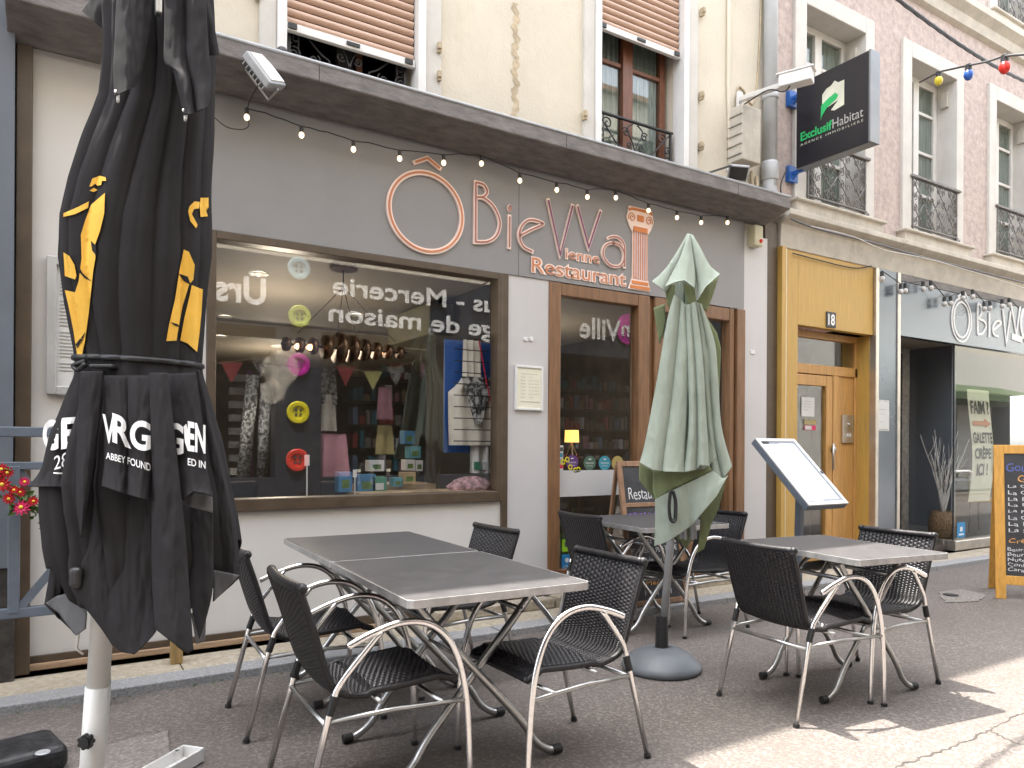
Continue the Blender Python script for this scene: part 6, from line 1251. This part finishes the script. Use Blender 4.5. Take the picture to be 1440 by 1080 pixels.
gr(K.loft([(921, 702), (921, 735), (920, 768)], [(1003, 662), (1016, 672), (1024, 668)], .16, .17, .03, [(0, 0), (.18, 12), (.5, 22), (.85, 14), (1, 0)], lobes=2, nu=64))
gr(K.poly([(985, 712), (1010, 690), (1021, 676), (1010, 716), (1001, 735), (990, 772), (980, 778), (984, 745)], .02), 'under_flap', 'green_cloth_inside')
gr(K.poly([(946, 752), (968, 728), (985, 712), (975, 745), (966, 772), (955, 760)], -.06), 'under_flap', 'green_cloth_inside')
def lk(px, py, dep): x, z = K.xz(px, py); return GP+RV*x-FV*dep+Vector((0, 0, z))
s = MB(); s.tube(pathsm([*[K.scr(x, y, .225) for x, y in ((943, 690), (941, 712), (943, 730), (949, 731), (950, 706), (946, 690))]], 6), .0055, 6, flat=2.2); s.build('strap_loop', 'black_plastic', t, smooth=True)
s = MB(); s.tube([GP+Vector((0, 0, .12)), lk(943, 760, 0), lk(963, 350, 0)], .0215, 16); s.build('pole', 'zinc_grey', t, smooth=True)
s = MB(); s.tube([GP+Vector((0, 0, .10)), GP+Vector((0, 0, .25))], .036, 16); s.tube([GP+Vector((0, 0, .25)), GP+Vector((0, 0, .30))], .033, 16); s.build('socket', 'black_plastic', t, smooth=False)
s = MB()
for k in range(6): a = k*1.047+.4; e = Vector((math.cos(a), math.sin(a), 0)); s.bar(lk(968, 758, 0)+e*.04, lk(962, 640, 0)+e*.035, .012, .014)
each(s, 'rib', 'zinc_grey', t)
s = MB(); s.lathe([(.215, .0), (.222, .012), (.222, .030), (.205, .048), (.17, .085), (.115, .112), (.06, .125), (.04, .128), (.04, .12)], 48, GP); s.build('domed_base', 'base_grey', t, smooth=True)
# ================================================================ boards and menu stand
def script(mb, tx, fn, x0, x1, z0, z1, bold=.0, slant=0): text(mb, tx, lambda a, b: fn(x0+(x1-x0)*a+slant*b, z0+(z1-z0)*b+.004*math.sin(a*23+z0*51)), bold)
def aboard(x, y, rz, w, h, lean, fw, wood, label, top, lines, split=None, spread=.5):
    t = thing('chalkboard', label, 'chalkboard', local=True)
    a = R(lean)
    def fn(u, v, o=0.): return (u, v*math.sin(a)-o*math.cos(a), v*math.cos(a)+o*math.sin(a)*0)
    def slab(nm, u0, u1, v0, v1, o0, o1, m, par=t, bev=.004):
        s = MB(); vs = [fn(u, v, o) for u in (u0, u1) for o in (o0, o1) for v in (v0, v1)]; s.add(vs, [(0, 1, 3, 2), (4, 6, 7, 5), (0, 4, 5, 1), (2, 3, 7, 6), (0, 2, 6, 4), (1, 5, 7, 3)]); return s.build(nm, m, par, bevel=bev)
    slab('frame_post', -w/2, -w/2+fw, 0, h, -.012, .014, wood); slab('frame_post', w/2-fw, w/2, 0, h, -.012, .014, wood)
    slab('frame_rail', -w/2+fw, w/2-fw, h-fw, h, -.012, .012, wood); slab('frame_rail', -w/2+fw, w/2-fw, top, top+fw, -.012, .012, wood)
    if split: slab('frame_rail', -w/2+fw, w/2-fw, split, split+fw*.8, -.012, .011, wood)
    slab('slate', -w/2+fw, w/2-fw, top+fw, h-fw, -.004, .004, 'chalkboard', bev=0)
    for sg in (-1, 1):
        s = MB(); x_ = sg*(w/2-fw/2); s.bar((x_, h*math.sin(a)+.02, h*math.cos(a)-.03), (x_, spread, .004), fw*.8, .02); s.build('rear_leg', wood, t, bevel=.003)
    s = MB(); s.bar((-w/2+fw, spread-.08, .2), (w/2-fw, spread-.08, .2), .02, .04); s.build('rear_stretcher', wood, t)
    by = {}
    for (tx, u0, u1, v0, v1, m) in lines:
        s = by.setdefault(m, MB()); script(s, tx, lambda p, q: fn(p, q, .0058), u0, u1, v0, v1, -.002 if v1-v0 > .05 else 0)
    for m, s in by.items(): s.build('chalk_writing', m, t)
    t.location = (x, y, 0); t.rotation_euler = (0, 0, R(rz)); return t
L1 = [('Restaurant', -.20, .17, .86, .95, 'chalk'), ('FORMULES', -.22, .16, .70, .755, 'chalk_violet'), ('EXPRESS', -.12, .14, .615, .66, 'chalk_violet'), ('FORMULE COMPLETE', -.22, .22, .52, .565, 'chalk'), ('ENTREE + PLAT 19€', -.23, .22, .45, .49, 'chalk'), ('Salade du Chef', -.18, .2, .36, .41, 'chalk'), ('+ Dessert', -.1, .16, .29, .33, 'chalk'), ('Menu', -.12, .06, .20, .235, 'chalk_orange'), ('FAIT ICI', -.14, .12, .125, .165, 'chalk')]
q = at(893, 800, 4.1)
aboard(3.93, 4.16, -3, .56, 1.16, 10, .042, 'board_wood', 'tall dark wood chalkboard standing on the pavement behind the green parasol', .05, L1, .80, .42)
L2 = [('Gourmandises', -.25, .24, .925, .985, 'chalk_blue'), ('Galettes', -.17, .16, .845, .895, 'chalk_orange')]
for i, tx in enumerate(('La Complète', 'La Chèvre', 'La Reine', 'La Niçoise', 'La Nordique', 'La Comtoise', 'La Delice', 'La Laurie')): L2.append((tx, -.24, -.24+.035*len(tx), .80-i*.0455, .828-i*.0455, 'chalk'))
L2 += [('Crêpes', -.24, -.02, .395, .435, 'chalk_orange')]
for i, tx in enumerate(('Beurre Sucre', 'Beurre Salé', 'Nutella', 'Confiture', 'Caramel beurre salé')): L2.append((tx, -.25, -.25+.026*len(tx), .345-i*.036, .37-i*.036, 'chalk'))
a = lev(1400, 841); L2 = [(q[0], q[1], q[2], q[3]*1.16, q[4]*1.16, q[5]) for q in L2]; ab = aboard(a.x+.34*math.cos(R(-58)), a.y+.34*math.sin(R(-58)), -58, .68, 1.30, 8, .075, 'orange_wood', 'large orange framed chalkboard of galettes and crêpes cut by the right edge', .12, L2, None, .5)
# menu lectern
t = thing('menu_stand', 'tilted glazed menu lectern on a grey post before the yellow wood entrance', 'menu stand', (5.0, 3.9, 0))
SX_ = None
c0 = Vector((at(1062, 616, 3.95).x, 3.95, at(1062, 616, 3.95).z)); w = at(1117, 616, 3.95).x-c0.x
best = None
for i in range(60):
    Y = 3.95-.01*i; c = at(1138, 711, Y)
    if best is None or abs(c.x-c0.x) < best[0]: best = (abs(c.x-c0.x), c)
c3 = best[1]; dl_ = (c3-c0); dl_.x = 0; Lm = dl_.length; ev = dl_.normalized(); eu = Vector((1, 0, 0)); en = eu.cross(ev).normalized()
if en.y > 0: en = -en
def slabm(nm, a0, a1, b0, b1, o0, o1, m, bev=.004):
    s = MB(); vs = [c0+eu*p+ev*q+en*o for p in (a0, a1) for o in (o0, o1) for q in (b0, b1)]; s.add(vs, [(0, 1, 3, 2), (4, 6, 7, 5), (0, 4, 5, 1), (2, 3, 7, 6), (0, 2, 6, 4), (1, 5, 7, 3)]); return s.build(nm, m, t, bevel=bev)
slabm('case', 0, w, 0, Lm, -.06, -.012, 'rail_paint'); slabm('frame_side', 0, .035, 0, Lm, -.012, .002, 'silver_frame'); slabm('frame_side', w-.035, w, 0, Lm, -.012, .002, 'silver_frame'); slabm('frame_end', .035, w-.035, 0, .035, -.012, .002, 'silver_frame'); slabm('frame_end', .035, w-.035, Lm-.035, Lm, -.012, .002, 'silver_frame')
slabm('menu_page', .05, w/2-.004, .06, Lm-.05, -.0115, -.009, 'paper', 0); slabm('menu_page', w/2+.004, w-.05, .05, Lm-.06, -.0115, -.009, 'paper', 0)
s = MB(); rr = random.Random(3)
for pg in (.06, w/2+.014):
    for i in range(26):
        if i % 7 == 6: continue
        b_ = .09+i*(Lm-.17)/26; l = rr.uniform(.45, .85)*(w/2-.07); s.add([c0+eu*p+ev*q+en*-.0085 for p, q in ((pg, b_), (pg+l, b_), (pg+l, b_+.005), (pg, b_+.005))], [(0, 1, 2, 3)])
s.build('printed_lines', 'ink_soft', t); slabm('cover', .036, w-.036, .036, Lm-.036, -.004, -.002, 'clear_plastic', 0); slabm('lock', w-.03, w-.002, Lm*.52, Lm*.56, -.002, .008, 'black_plastic', .002); slabm('clip', .05, .12, .04, .055, -.005, .003, 'black_plastic', .002)
m_ = c0+eu*w*.55+ev*Lm*.6-en*.0; s = MB(); s.bar((m_.x, m_.y+.1, .02), (m_.x, m_.y+.08, m_.z-.05), .05, .05, (0, 1, 0)); s.build('post', 'rail_paint', t, bevel=.004); s = MB(); s.box(m_.x-.18, m_.x+.18, m_.y-.08, m_.y+.28, .0, .015); s.build('foot_plate', 'rail_paint', t, bevel=.004)
# ---------------------------------------------------------------- small litter of the pavement
rr = random.Random(21); s = MB()
for i in range(60):
    x_ = rr.uniform(-.3, 6); y_ = rr.choice((rr.uniform(4.06, 4.1), rr.uniform(4.57, 4.6))); 
    for k in range(5):
        a = rr.uniform(0, 6.28); h_ = rr.uniform(.006, .02); s.add([(x_, y_, .0), (x_+.004, y_, .0), (x_+math.cos(a)*.012, y_+math.sin(a)*.008, h_)], [(0, 1, 2)])
s.build('weeds', 'grass_leaf', kind='stuff', label='tiny weeds in the joint along the kerb', cat='weeds')
